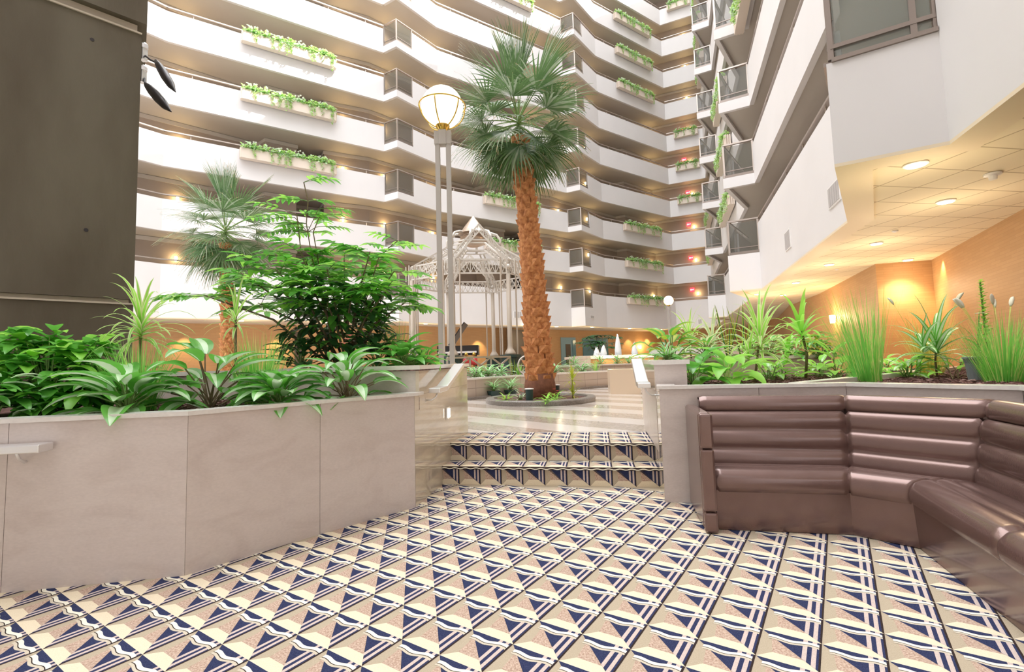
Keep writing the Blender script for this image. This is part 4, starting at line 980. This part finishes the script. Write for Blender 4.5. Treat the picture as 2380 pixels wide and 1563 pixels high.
def broad_plant(base, label, h=.45, r=.30, n=18, L_=.25, W=.10, mats=('leaf', 'leaf_pale', 'gstem'), cols=(0, 1, 1, 0), seed=1, name='aglaonema', group=None, prof='ov', lean=(0, 0), flower=None, pet=.5):
    rnd = random.Random(seed); base = V(base); t = thing(name, label, 'plant', base, group); m = MB(); ms = MB()
    for i in range(n):
        f = (i+.5)/n; az = i*2.39996+rnd.uniform(-.3, .3); el = math.radians(80-66*f+rnd.uniform(-12, 10))
        p0 = base+V((rnd.uniform(-.03, .03), rnd.uniform(-.03, .03), h*.1*(1-f))); d = dirv(az, el); pl = h*pet*rnd.uniform(.7, 1.25)*(1.15-.3*f)
        p1 = p0+d*pl+V((lean[0]*pl, lean[1]*pl, 0)); mid = (p0+p1)/2+V((0, 0, .02)); ms.tube([p0-V((0, 0, .01)), mid, p1], .005, 5, 0)
        dd = (d+dirv(az, .1)*.9).normalized(); leaf(m, p1-d*.005, dd, L_*rnd.uniform(.75, 1.15), W*rnd.uniform(.85, 1.1), rnd.uniform(.7, 1.6), cols, prof, 7, .16, rnd)
    m.build('foliage', list(mats[:2]), t, smooth=True); ms.build('stalks', mats[2], t)
    if flower:
        m = MB()
        for q in range(flower[1]):
            a = rnd.uniform(0, 6.28); p0 = base+V((math.cos(a)*.05, math.sin(a)*.05-.06, h*flower[2]+q*.03))
            for j in range(6): leaf(m, p0, dirv(j*1.05, .5), .04, .02, .6, (0, 0), 'ov', 3)
        m.build('flower', flower[0], t, smooth=True)
    return t
def dracaena(base, head, label, n=30, L_=.38, W=.034, seed=1, cols=(1, 0, 0, 1), mats=('leaf_bright', 'leaf_cream'), name='dracaena', extra=None, sr=.012, group=None, droop=1.6):
    rnd = random.Random(seed); base = V(base); head = V(head); t = thing(name, label, 'plant', base, group)
    mid = (base+head)/2+V((rnd.uniform(-.04, .04), 0, 0)); m = MB()
    m.tube([base-V((0, 0, .01)), mid, head], [sr, sr*.9, sr*.8], 8); m.build('stem', 'stem', t, smooth=True)
    m = MB(); heads = [(head, n, L_)]+[(V(e[0]), e[1], e[2]) for e in (extra or [])]
    for hd, nn_, ll in heads:
        for i in range(nn_):
            f = (i+.5)/nn_; az = i*2.39996+rnd.uniform(-.25, .25); el = math.radians(84-95*f+rnd.uniform(-6, 6))
            leaf(m, hd-V((0, 0, .12*f*ll/.4)), dirv(az, el), ll*rnd.uniform(.8, 1.12)*(1-.15*f), W*rnd.uniform(.85, 1.15), droop*rnd.uniform(.6, 1.3), cols, 'strap', 9, .10, rnd)
    m.build('foliage', list(mats), t, smooth=True); return t
def grass(base, label, h=.6, n=160, spread=24, r=.05, mats=('grass', 'grass_pale'), seed=1, w=.0065, droop=.9, plumes=0, lean=(0, 0), name='ornamental_grass', group=None):
    rnd = random.Random(seed); base = V(base); t = thing(name, label, 'plant', base, group); m = MB()
    for i in range(n):
        az = rnd.uniform(0, 6.283); sp_ = math.radians(spread)*rnd.random()**.7; rr = r*rnd.random()**.5
        d = (dirv(az, math.pi/2-sp_)+V((lean[0], lean[1], 0))*rnd.random()).normalized()
        leaf(m, base+V((math.cos(az)*rr, math.sin(az)*rr, -.01)), d, h*rnd.uniform(.55, 1.05), w, droop*rnd.uniform(.2, 1.2)*rnd.random(), (1, 1) if rnd.random() < .3 else (0, 0), 'blade', 7, .05, rnd)
    m.build('blades', list(mats), t, smooth=True)
    if plumes:
        for i in range(plumes):
            az = rnd.uniform(2.0, 4.3) if i % 2 else rnd.uniform(-1, 1); d = dirv(az, math.radians(74)); p = base.copy(); path = [p.copy()]
            for q in range(8): p = p+d*(h*1.1/8); d = (d+V((0, 0, -.045))).normalized(); path.append(p.copy())
            m = MB(); m.tube(path, .0025, 4, 0); tip = [path[-1]+d*(.14*j/5)+V((0, 0, -.006*j*j*.3)) for j in range(6)]; m.tube(tip, [.005, .012, .014, .013, .010, .003], 8, 1)
            m.build('plume', ['grass_pale', 'plume'], t, smooth=True)
    return t
def snake_plant(base, label, h=.55, n=7, seed=1, group=None):
    rnd = random.Random(seed); base = V(base); t = thing('snake_plant', label, 'plant', base, group); m = MB()
    for i in range(n):
        az = i*2.4; leaf(m, base+dirv(az, 0)*rnd.uniform(.01, .07), dirv(az, math.radians(rnd.uniform(76, 89))), h*rnd.uniform(.55, 1.05), .05, .06, (1, 0, 0, 1), 'strap', 9, .35, rnd, rnd.uniform(-1, 1))
    m.build('blades', ['leaf_dark', 'leaf_yellow'], t, smooth=True); return t
def pinnate(m, ms, p, d, L_, rnd, pairs=4, ll=.15, lw=.055, mats=(0, 0), hang=.5):
    p = V(p); d = V(d).normalized(); path = [p.copy()]; seg = pairs+2
    pts = []
    for i in range(seg):
        p = p+d*(L_/seg); d = (d+V((0, 0, -.10*hang))).normalized(); path.append(p.copy()); pts.append((p.copy(), d.copy()))
    ms.tube(path, .0035, 4, 0)
    side = d.cross(V((0, 0, 1)))
    if side.length < .1: side = V((1, 0, 0))
    side.normalize()
    for i, (q, dd) in enumerate(pts[1:]):
        for s in (-1, 1):
            mt = mats[0] if rnd.random() < .5 else mats[1]
            leaf(m, q, (side*s*1.0+dd*.55+V((0, 0, rnd.uniform(-.15, .15)))).normalized(), ll*rnd.uniform(.8, 1.1), lw*rnd.uniform(.85, 1.1), rnd.uniform(.2, .8), (mt, mt), 'ov', 5, .12, rnd)
    leaf(m, pts[-1][0], pts[-1][1], ll*1.1, lw, .4, (mats[0], mats[0]), 'ov', 5, .12, rnd)

SZ = .905
def bed(px, D): p = atD(px, 900, D); p.z = SZ; return p
# ---- left lower bed
def shrub(base, label, R3, n, ll, lw, mats, seed, name='leafy_shrub', group=None, low=.1):
    rnd = random.Random(seed); base = V(base); t = thing(name, label, 'shrub', base, group); m = MB(); ms = MB()
    for i in range(n):
        az = rnd.uniform(0, 6.283); el = math.asin(rnd.uniform(low, 1)); k = rnd.uniform(.55, 1.0)
        q = base+V((R3[0]*math.cos(az)*math.cos(el)*k, R3[1]*math.sin(az)*math.cos(el)*k, R3[2]*math.sin(el)*k))
        if i % 3 == 0: ms.tube([base+V((rnd.uniform(-.08, .08), rnd.uniform(-.05, .05), -.01)), (base+q)/2+V((0, 0, .06)), q], [.008, .006, .003], 5, 0)
        for j in range(3):
            a2 = az+rnd.uniform(-1.2, 1.2); mt = 0 if rnd.random() < .7 else 1
            leaf(m, q+V((rnd.uniform(-.03, .03),)*3), dirv(a2, rnd.uniform(-.1, .6)), ll*rnd.uniform(.7, 1.15), lw*rnd.uniform(.8, 1.1), rnd.uniform(.5, 1.4), (mt, mt), 'ov', 6, .14, rnd)
    m.build('foliage', list(mats), t, smooth=True); ms.build('branches', 'gstem', t); return t
b = atD(110, 920, 3.6); b.z = SZ
shrub(b, 'big bushy shrub with glossy green leaves filling the bed below the concrete pier', (.58, .38, .68), 210, .23, .095, ('leaf', 'leaf_bright'), 3)
b = atD(-30, 930, 3.1); b.z = SZ
shrub(b, 'half cropped leafy plant at the picture edge on the pink marble planter', (.25, .2, .30), 34, .17, .07, ('leaf', 'leaf_pale'), 8)
m = MB(); a = atD(30, 948, 3.05); m.tube([V3(a, .925)+V((-.4, 0, 0)), V3(a, .925), V3(a, .925)+V((.22, .02, 0)), V3(a, .92)+V((.40, .03, -.005))], .014, 8); tag(m.build('irrigation_hose', 'black', smooth=True), 'black hose lying on the mulch along the planter edge', 'hose')
b = atD(335, 920, 3.75); b.z = SZ
dracaena(b, atD(328, 752, 3.72), 'striped dracaena with long arching leaves in front of the pier edge', 46, .44, .042, 4, cols=(1, 0, 0, 1), sr=.013, droop=1.9)
grass(bed(322, 3.55), 'green ornamental grass clump below the striped dracaena', .56, 260, 26, .10, ('grass', 'grass_pale'), 5, .008, 1.1)
broad_plant(bed(295, 3.22), 'silvery leaved aglaonema at the planter edge, left of the mulch gap', .36, .3, 30, .33, .155, ('leaf', 'leaf_pale', 'gstem'), (0, 1, 1, 0), 6, group='aglaonemas of the left bed')
broad_plant(bed(488, 3.6), 'tall stalked aglaonema with drooping leaves over bare mulch', .60, .3, 24, .33, .15, ('leaf', 'leaf_pale', 'stem'), (0, 0, 1, 0), 9, group='aglaonemas of the left bed', lean=(.05, 0))
grass(bed(600, 3.95), 'green ornamental grass clump in front of the leafy tree', .62, 260, 22, .09, ('grass', 'grass_pale'), 12, .008, 1.0)
b = bed(565, 4.15); dracaena(b, atD(548, 735, b.y), 'small striped dracaena with pale leaf edges before the leafy tree', 24, .34, .03, 14)
broad_plant(bed(650, 3.65), 'low silvery aglaonema with wide leaves in the middle of the left bed', .28, .3, 34, .33, .155, ('leaf', 'leaf_pale', 'gstem'), (0, 1, 1, 0), 16, group='aglaonemas of the left bed')
broad_plant(bed(805, 4.02), 'aglaonema with a pink bloom near the end of the left bed', .50, .3, 26, .33, .14, ('leaf', 'leaf_pale', 'stem'), (0, 1, 1, 0), 18, group='aglaonemas of the left bed', flower=('pink', 3, .95))
# ---- raised tier on the left: leafy tree and companions
def tree():
    rnd = random.Random(21); b = V((-1.85, 5.35, 1.13)); t = thing('leafy_tree', 'wide leafy tree with bright compound leaves in the raised left planter', 'tree', b)
    m = MB(); ms = MB(); tr = MB(); D0 = 5.35
    tops = [(470, 660, -.1), (560, 610, .1), (640, 600, -.3), (640, 640, .2), (700, 560, .1), (760, 600, -.3), (800, 575, .2), (860, 560, -.1), (920, 600, .2), (900, 650, -.3), (940, 680, 0), (870, 700, .2), (600, 680, .3), (720, 640, -.4), (820, 640, -.4), (760, 680, -.3), (690, 700, .2), (830, 720, .1)]
    for px, py, dd in tops:
        q = atD(px, py+25, D0+dd); mid = lerp(b, q, .5)+V((0, 0, .15)); tr.tube([b+V((rnd.uniform(-.1, .1), rnd.uniform(-.08, .08), -.01)), mid, q], [.016, .012, .006], 6, 0)
        for j in range(9):
            az = rnd.uniform(0, 6.283); pinnate(m, ms, lerp(mid, q, rnd.uniform(.75, 1.0)), dirv(az, rnd.uniform(-.05, .45)), rnd.uniform(.26, .42), rnd, 3, .185, .074, (0, 1))
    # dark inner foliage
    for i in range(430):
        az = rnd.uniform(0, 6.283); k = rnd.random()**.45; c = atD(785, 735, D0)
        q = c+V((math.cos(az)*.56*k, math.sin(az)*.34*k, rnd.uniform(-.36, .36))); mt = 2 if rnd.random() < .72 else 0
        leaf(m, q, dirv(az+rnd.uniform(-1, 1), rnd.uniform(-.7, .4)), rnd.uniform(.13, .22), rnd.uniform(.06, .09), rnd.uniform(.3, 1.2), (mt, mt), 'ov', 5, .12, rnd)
    # tall shoots
    for pts, prs in (([(725, 600), (712, 520), (716, 468), (706, 424)], 3), ([(740, 610), (728, 540), (742, 505)], 3), ([(700, 590), (690, 500), (672, 492)], 3), ([(880, 600), (905, 575), (925, 560)], 3)):
        P_ = [atD(x, y, D0+.05) for x, y in pts]; tr.tube([lerp(b, P_[0], .5)]+P_, .006, 5, 0)
        for q in P_[1:]:
            for j in range(3 if q is not P_[-1] else 2): pinnate(m, ms, q, dirv(rnd.choice((0.2, 2.9, 3.4, 5.9, 1.6))+rnd.uniform(-.3, .3), rnd.uniform(0, .35)), rnd.uniform(.22, .36), rnd, prs, .13, .045, (1, 0))
    for x, y, az in ((612, 492, 3.0), (655, 498, 3.1), (770, 478, .1), (690, 520, 3.0), (765, 520, .15), (655, 530, 3.1)):
        pinnate(m, ms, atD(x+(30 if az > 2 else -30), y+8, D0), dirv(az, .1), .30, rnd, 4, .11, .036, (0, 1)); tr.tube([atD(715, 540, D0), atD(x+(30 if az > 2 else -30), y+8, D0)], .004, 4, 0)
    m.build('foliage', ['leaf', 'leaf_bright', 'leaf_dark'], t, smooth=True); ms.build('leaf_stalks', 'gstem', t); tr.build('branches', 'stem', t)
tree()
UZ = 1.155
def tier(px, D): p = atD(px, 850, D); p.z = UZ; return p
for i, (px, D, lb) in enumerate(((700, 5.0, 'under the leafy tree'), (875, 5.1, 'right of the leafy tree'))):
    broad_plant(tier(px, D), 'dark leaved peace lily on the raised tier, %s' % lb, .42, .3, 26, .28, .10, ('leaf_dark', 'leaf', 'gstem'), (0, 0), 30+i, name='peace_lily', group='plants of the left raised tier')
grass(tier(925, 5.3), 'thin grass clump on the raised tier, beside the twin lamp posts', .55, 120, 20, .06, ('grass', 'grass_pale'), 33, .006, .8, group='plants of the left raised tier')
broad_plant(tier(940, 4.75), 'bright leaved anthurium with a pink bloom at the corner of the raised tier', .32, .3, 24, .26, .12, ('leaf', 'leaf_bright', 'gstem'), (0, 0), 36, name='anthurium', flower=('pink', 2, .7), prof='heart', group='plants of the left raised tier')
broad_plant(tier(985, 5.1), 'bright leaved plant at the very end of the raised tier by the handrail', .26, .3, 20, .20, .085, ('leaf_bright', 'leaf', 'gstem'), (0, 1), 38, name='aglaonema', group='plants of the left raised tier')
broad_plant(tier(960, 5.2), 'small pale variegated plant behind the anthurium', .22, .3, 14, .16, .06, ('leaf_pale', 'leaf', 'gstem'), (0, 1, 1, 0), 39, name='aglaonema', group='plants of the left raised tier')
# ---- right side beds
RZ = 1.15
def rt(px, D): p = atD(px, 838, D); p.z = RZ; return p
dracaena(rt(1608, 6.25), atD(1602, 782, 6.25), 'striped dracaena above the block beside the right handrail', 34, .42, .045, 41, sr=.012)
broad_plant(rt(1560, 5.4), 'yellow green croton at the corner of the right raised tier', .46, .3, 20, .26, .12, ('leaf_yellow', 'leaf', 'gstem'), (1, 0, 0, 1), 43, name='croton', prof='heart', group='plants of the right raised tier')
broad_plant(atD(1540, 838, 5.0)*1.0 if False else V((1.50, 4.72, RZ)), 'low pale striped spider plant on the block beside the right handrail', .16, .3, 26, .19, .03, ('leaf_pale', 'leaf', 'gstem'), (0, 1, 1, 0), 44, name='spider_plant', prof='strap', group='plants of the right raised tier')
snake_plant(rt(1695, 6.6), 'tall dark snake plant with yellow edges on the right raised tier', .80, 7, 45, 'plants of the right raised tier')
snake_plant(rt(1728, 6.8), 'slimmer snake plant behind the striped dracaenas', .82, 6, 46, 'plants of the right raised tier')
dracaena(rt(1650, 6.3), atD(1655, 790, 6.3), 'low silvery striped dracaena in front of the snake plant', 30, .44, .045, 47, sr=.01, mats=('leaf_pale', 'leaf_cream'), group='plants of the right raised tier')
def rb(px, py): return atZ(px, py, SZ)
broad_plant(atD(1612, 880, 4.75).xy.to_3d()+V((0, 0, SZ)), 'broad leaved philodendron next to the block of the right raised tier', .38, .3, 15, .34, .15, ('leaf', 'leaf_pale', 'gstem'), (0, 0), 48, name='philodendron', prof='heart', group='plants of the right lower bed')
broad_plant(atD(1692, 880, 4.7).xy.to_3d()+V((0, 0, SZ)), 'bright broad leaved philodendron in the mulch behind the sofa', .34, .3, 17, .36, .16, ('leaf_bright', 'leaf_pale', 'leaf_cream'), (0, 0), 49, name='philodendron', prof='heart', group='plants of the right lower bed')
def rlow(px, D): p = atD(px, 872, D); p.z = SZ; return p
dracaena(rlow(1752, 5.0), atD(1766, 782, 5.0), 'large striped dracaena with long arching leaves behind the sofa', 40, .56, .052, 50, sr=.013, extra=[(atD(1740, 820, 5.0), 18, .36)], group='plants of the right lower bed')
dracaena(rlow(1872, 5.5), atD(1862, 765, 5.5), 'green dracaena on a tall bare cane, left of the tall grass', 26, .50, .062, 52, cols=(0, 0), mats=('leaf_bright', 'leaf_cream'), sr=.016, extra=[(atD(1830, 810, 5.5), 12, .22)], group='plants of the right lower bed')
broad_plant(rlow(1818, 5.6), 'small leafy plant between the two dracaena canes', .30, .3, 14, .18, .07, ('leaf_bright', 'leaf_pale', 'gstem'), (0, 0), 53, name='aglaonema', group='plants of the right lower bed')
shrub(atD(1905, 862, 6.6).xy.to_3d()+V((0, 0, RZ-.02)), 'green croton bush behind the tall cane', (.26, .22, .34), 45, .14, .06, ('leaf', 'leaf_yellow'), 54, name='croton')
broad_plant(rlow(1945, 5.2), 'drooping two tone philodendron just left of the tall grass', .38, .3, 11, .28, .13, ('leaf_bright', 'leaf_yellow', 'gstem'), (0, 0), 55, name='philodendron', prof='heart', group='plants of the right lower bed')
grass(rlow(2012, 4.6), 'tall bright green reed grass clump against the tan wall', .92, 300, 17, .12, ('grass', 'grass_pale'), 56, .0065, .3, lean=(-.28, 0), group='plants of the right lower bed')
broad_plant(rlow(2065, 5.6), 'low yellow green leafy plant right of the tall reed grass', .26, .3, 18, .17, .08, ('leaf_bright', 'leaf_cream', 'gstem'), (0, 1), 57, name='philodendron', prof='heart', group='plants of the right lower bed')
grass(rlow(2165, 5.4), 'golden ornamental grass clump lit by the wall light', .78, 200, 26, .10, ('grass_gold', 'grass_pale'), 58, .007, .8, 3, group='plants of the right lower bed')
dracaena(rlow(2178, 4.9), atD(2176, 800, 4.9), 'corn plant with wide arching leaves on a thin dark cane', 20, .52, .075, 60, cols=(0, 1, 1, 0), mats=('leaf', 'leaf_pale'), sr=.010, droop=1.5, extra=[(atD(2146, 800, 4.9), 12, .42)], group='plants of the right lower bed')
broad_plant(rlow(2216, 4.7), 'small three leaved seedling plant near the grey pot', .28, .3, 6, .20, .075, ('leaf_bright', 'leaf', 'stem'), (0, 0), 62, name='philodendron', group='plants of the right lower bed')
b = atD(2275, 880, 4.35); b.z = SZ
t = thing('plant_pot', 'grey plastic plant pot half hidden by the plumed grass', 'pot', b); m = MB(); m.lathe(b, [(.07, 0), (.085, .16), (.095, .2)], 18); m.build('pot', 'pot', t); m = MB(); m.lathe(b+V((0, 0, .2)), [(.10, 0), (.10, .015), (.08, .018)], 18); m.build('rim', 'pot', t)
grass(atD(2335, 885, 4.1).xy.to_3d()+V((0, 0, SZ)), 'large feathery grass with cream plumes at the right picture edge', .62, 420, 27, .13, ('grass', 'grass_pale'), 64, .007, .8, 9, group='plants of the right lower bed')
rnd = random.Random(66); b = rlow(2300, 5.2); t = thing('tall_bloom_plant', 'tall upright plant with small green leaves and one white bloom against the tan wall', 'plant', b, 'plants of the right lower bed'); m = MB(); h_ = atD(2305, 655, 5.2).z-SZ
for i in range(90):
    f = i/90; leaf(m, b+V((.01, 0, .15+h_*f*.88)), dirv(i*2.4, .5), .12*(1.1-f*.8), .035, .5, (0, 0), 'ov', 4, .1, rnd)
m.build('foliage', 'leaf_bright', t, smooth=True); m = MB(); m.tube([b, b+V((0, 0, h_))], .008, 6); m.build('stem', 'gstem', t)
m = MB(); [leaf(m, b+V((-.05, -.02, h_*.66)), dirv(j*.9, .1), .05, .03, .4, (0, 0), 'ov', 3) for j in range(7)]; m.build('flower', 'petal', t, smooth=True)
dracaena(rlow(2262, 5.6), atD(2275, 800, 5.6), 'arching green corn plant behind the grey pot', 12, .44, .05, 67, cols=(0, 0), mats=('leaf', 'leaf_bright'), group='plants of the right lower bed')

for px, D, kk, lb, zz in ((1790, 5.4, 1, 'just right of the large striped dracaena', SZ), (1905, 5.9, 2, 'left of the reed grass, near the tier wall', SZ), (2110, 5.1, 3, 'low between the reed grass and the corn plant', SZ)):
    broad_plant(rlow(px, D), 'low leafy plant in the mulch, %s' % lb, .26, .3, 18, .24, .10, ('leaf_bright', 'leaf_pale', 'gstem'), (0, 1, 0), 110+kk, name='aglaonema', group='plants of the right lower bed')
for px, D, kk, lb in ((1640, 6.0, 1, 'between the block and the snake plant'), (1745, 6.6, 2, 'behind the large striped dracaena'), (1790, 6.9, 3, 'left of the tall bare cane'), (1835, 7.0, 4, 'behind the tall bare cane')):
    broad_plant(rt(px, D), 'bright leafy plant on the right raised tier, %s' % lb, .34, .3, 20, .27, .09, ('leaf', 'leaf_cream', 'gstem') if kk % 2 else ('leaf_bright', 'leaf_pale', 'gstem'), (1, 0, 0, 1), 120+kk, name='aglaonema', group='plants of the right raised tier')
# ---- court: plants of the ring, the stone planters and the foot of the wall
def ringp(px, py): return atZ(px, py, .42)
for px, py, lb, fl, s in ((1178, 934, 'yellow green bromeliad at the left of the palm ring', None, 1), (1210, 930, 'pale bromeliad with pink tips left of the palm trunk', 'pink', 2), (1272, 938, 'low green bromeliad in front of the palm trunk', None, 3), (1290, 932, 'red tipped bromeliad right of the palm trunk', 'red', 4)):
    broad_plant(ringp(px, py), lb, .16, .3, 16, .24, .035, ('leaf_bright' if s != 2 else 'leaf_pale', 'leaf_yellow', 'gstem'), (0, 1, 0) if s == 1 else (0, 0), 70+s, name='bromeliad', prof='strap', group='bromeliads of the palm ring', pet=.4, flower=(fl, 5, .6) if fl else None)
p = ringp(1332, 928); dracaena(p, p+V((0, 0, .42)), 'tall yellow spiked bromeliad at the right of the palm ring', 26, .30, .04, 76, cols=(0, 0), mats=('leaf_yellow', 'leaf_bright'), name='bromeliad', extra=[(p+V((0, 0, .12)), 20, .26)], group='bromeliads of the palm ring', droop=.9)
def onfloor(px, py, z=.35): return atZ(px, py, z)
for px, py, lb, L_, s in ((1187, 922, 'bushy striped plant on the floor left of the palm trunk', .32, 1), (1372, 900, 'spider plant in a dark pot by the far planter wall', .34, 2), (1148, 925, 'small grassy plant by the foot of the stone planter', .22, 3), (1095, 922, 'small green plant beside the left stair wall end', .2, 4)):
    p = onfloor(px, py); t = thing('plant_pot', 'dark pot holding the %s' % lb, 'pot', p, 'dark floor pots'); m = MB(); m.lathe(p, [(.12, 0), (.16, .14), (.17, .16)], 16); m.build('pot', 'dark_green', t)
    broad_plant(p+V((0, 0, .165)), lb, .28, .3, 36, L_*1.25, .045, ('leaf_pale', 'leaf', 'gstem'), (1, 0, 0, 1), 80+s, name='spider_plant', prof='strap', group='potted plants on the court floor', pet=.35)
k = 0
for px, D, kind, lb in ((1106, 12.6, 0, 'nearest the left stair wall'), (1135, 12.9, 0, 'under the crossed railing'), (1163, 13.3, 0, 'right below the crossed braces'), (1192, 13.3, 2, 'beside the green pedestal'), (1207, 13.5, 1, 'left of the wagon wheel'), (1352, 15.4, 0, 'right of the palm trunk'), (1385, 15.8, 1, 'before the fountain front'), (1290, 15.2, 0, 'below the blue doorway')):
    I7 = offset(IP, .75); j_ = 2 if px < 1262 else 3; p = onl(px, 870, I7[j_], I7[j_+1]); p.z = .78; k += 1
    if kind == 0: broad_plant(p, 'leafy pale striped plant in the long stone planter, %s' % lb, .30, .3, 28, .42, .08, ('leaf', 'leaf_pale', 'gstem'), (1, 0, 0, 1), 90+k, name='aglaonema', group='plants of the long stone planter')
    elif kind == 1: grass(p, 'small upright grassy plant in the long stone planter, %s' % lb, .42, 50, 30, .05, ('grass', 'grass_pale'), 90+k, .02, .8, group='plants of the long stone planter')
    else: snake_plant(p, 'bright upright plant in the long stone planter, %s' % lb, .55, 8, 90+k, 'plants of the long stone planter')
for px, D, lb in ((1335, 17.6, 'left of the fountain pier'), (1395, 18.4, 'before the golden fountain front'), (1462, 18.6, 'above the tan podium'), (1435, 18.0, 'over the tan podium corner'), (1490, 17.5, 'beside the right handrail top')):
    I8 = offset(IP, 2.45); j_ = 3 if px < 1345 else 4; p = onl(px, 850, I8[j_], I8[j_+1]); p.z = .93; k += 1
    broad_plant(p, 'feathery green plant in the second stone planter, %s' % lb, .34, .3, 26, .42, .06, ('leaf', 'leaf_pale', 'gstem'), (0, 1, 0), 90+k, name='dracaena', prof='strap', group='plants of the second stone planter')
# dark tree by the fountain
rnd = random.Random(99); b = atD(1400, 822, 29); b.z = .36; t = thing('small_tree', 'small dark tree with flat layered leaves behind the fountain', 'tree', b); m = MB(); ms = MB()
for px, py in ((1370, 795), (1385, 785), (1400, 780), (1412, 785), (1390, 800), (1410, 798), (1405, 808), (1372, 803)):
    q = atD(px, py, 29); ms.tube([b, lerp(b, q, .6)+V((0, 0, .2)), q], .02, 5, 0)
    for j in range(5): pinnate(m, ms, q, dirv(rnd.uniform(0, 6.28), .1), .75, rnd, 4, .35, .14, (0, 0))
m.build('foliage', 'leaf_dark', t, smooth=True); ms.build('branches', 'stem', t)

# ================================================================== FLOWER BOXES ON THE PARAPETS
def box_proto(Lb, label, seed):
    t = thing('flower_box', label, 'planter', (0, 0, 0), 'flower boxes hung on the gallery parapets'); m = MB()
    m.box((0, -.17, -.45), (Lb, .30, .46)); m.build('box', 'box_paint', t)
    for i in range(3):
        for sx in (-1, 1): m = MB(); m.box((sx*(Lb/2+.026), -.06-.09*i, -.45), (.05, .05, .46)); m.build('end_rib', 'box_paint', t)
    return t
def planting_proto(Lb, seed, label):
    rnd = random.Random(seed); t = thing('trailing_plants', label, 'plant', (0, 0, 0), 'ivy and white flowers of the flower boxes'); m = MB()
    def lf(p, sz=.085):
        mt = 0 if rnd.random() < .6 else 1; leaf(m, p, dirv(rnd.uniform(3.3, 6.1), rnd.uniform(-.9, .7)), sz*rnd.uniform(.7, 1.3), sz*.75, .5, (mt,), 'ov', 3, 0, rnd)
    for i in range(int(Lb*150)): lf((rnd.uniform(-Lb/2, Lb/2), rnd.uniform(-.36, -.04), rnd.uniform(-.24, .02)), .15)
    for i in range(int(Lb*3.2)):
        x = rnd.uniform(-Lb/2, Lb/2); l = rnd.uniform(.15, .62) if rnd.random() < .75 else rnd.uniform(.5, .85); n_ = int(l*42); px_ = x
        for j in range(n_): px_ += rnd.uniform(-.015, .015); lf((px_+rnd.uniform(-.04, .04), -.35+rnd.uniform(-.03, .02), -.15-l*j/n_), .10)
    m.build('ivy', ['ivy', 'leaf_pale'], t, smooth=True)
    nf = max(2, int(Lb))
    for q in range(nf):
        x = -Lb/2+Lb*(q+.5)/nf+rnd.uniform(-.2, .2); m = MB()
        for j in range(16): leaf(m, (x+rnd.uniform(-.1, .1), -.18, -.22), dirv(rnd.uniform(0, 6.28), rnd.uniform(.5, 1.4)), .26, .08, .8, (0, 0), 'ov', 4, .1, rnd)
        for j in range(4):
            c = V((x+rnd.uniform(-.2, .2), -.18+rnd.uniform(-.1, .06), rnd.uniform(.02, .12)))
            for s in range(4): leaf(m, c, dirv(s*1.57, .9), .09, .06, .2, (1, 1), 'ov', 3, .1, rnd)
        m.build('white_flower_clump', ['leaf', 'petal'], t, smooth=True)
    return t
fb = {4.1: None, 1.75: None}
def put_box(cx, cy, d, k, Lb, where, dz=0):
    u_ = V((d[0], d[1])).normalized(); nr = V((u_.y, -u_.x))*.03; cx += nr.x; cy += nr.y
    ang = math.atan2(d[1], d[0])
    lb1 = 'cream flower box on the %s gallery parapet, %s' % (ORD[k], where); lb2 = 'ivy and white flowers in the %s level box, %s' % (ORD[k], where)
    if fb[Lb] is None: fb[Lb] = (box_proto(Lb, lb1, 1), [planting_proto(Lb, 7, lb2), None]); o, pl = fb[Lb][0], fb[Lb][1][0]
    else: o = dup(fb[Lb][0], label=lb1); pl = dup(fb[Lb][1][0], label=lb2)
    for q in (o, pl): q.location = (cx, cy, rail(k)+dz); q.rotation_euler.z = ang
def onseg(p, a, b):
    d = V((b[0]-a[0], b[1]-a[1])); q = V(a[:2])+d*((V(p)-V(a[:2])).dot(d)/d.dot(d)); return q.x, q.y
dl_ = (N1[0]-K0[0], N1[1]-K0[1])
for k in (4, 5, 6): put_box(*onseg((-10.38, 22.49), K0, N1), dl_, k, 4.1, 'the near end by the pier')
for k in (3, 4, 9): put_box(*onseg((.17, 29.7), K1, N2), dl_, k, 4.1, 'behind the tall palm')
for k in (2, 3, 4, 8, 9, 10): put_box(*onseg((10.1, 36.67), K2, CC), (CC[0]-K2[0], CC[1]-K2[1]), k, 4.1, 'before the far corner')
for k in (5, 6, 7, 11): put_box(*onseg((14.55, 38.17), CC, X2), (X2[0]-CC[0], X2[1]-CC[1]), k, 1.75, 'just beyond the far corner')
for k in (3, 4, 5): put_box(*onseg((10.75, 23.1), GN, KH), (KH[0]-GN[0], KH[1]-GN[1]), k, 4.1, 'on the wing, between its glass corners')
for k in (3, 4, 8, 9, 10): put_box(*onseg((14.4, 33.8), X2, KG), (KG[0]-X2[0], KG[1]-X2[1]), k, 4.1, 'at the far end of the wing')
put_box(*onseg((7.70, 14.05), HN, KN), (KN[0]-HN[0], KN[1]-HN[1]), 5, 4.1, 'on the wing nearest the grey bay', -1.1)
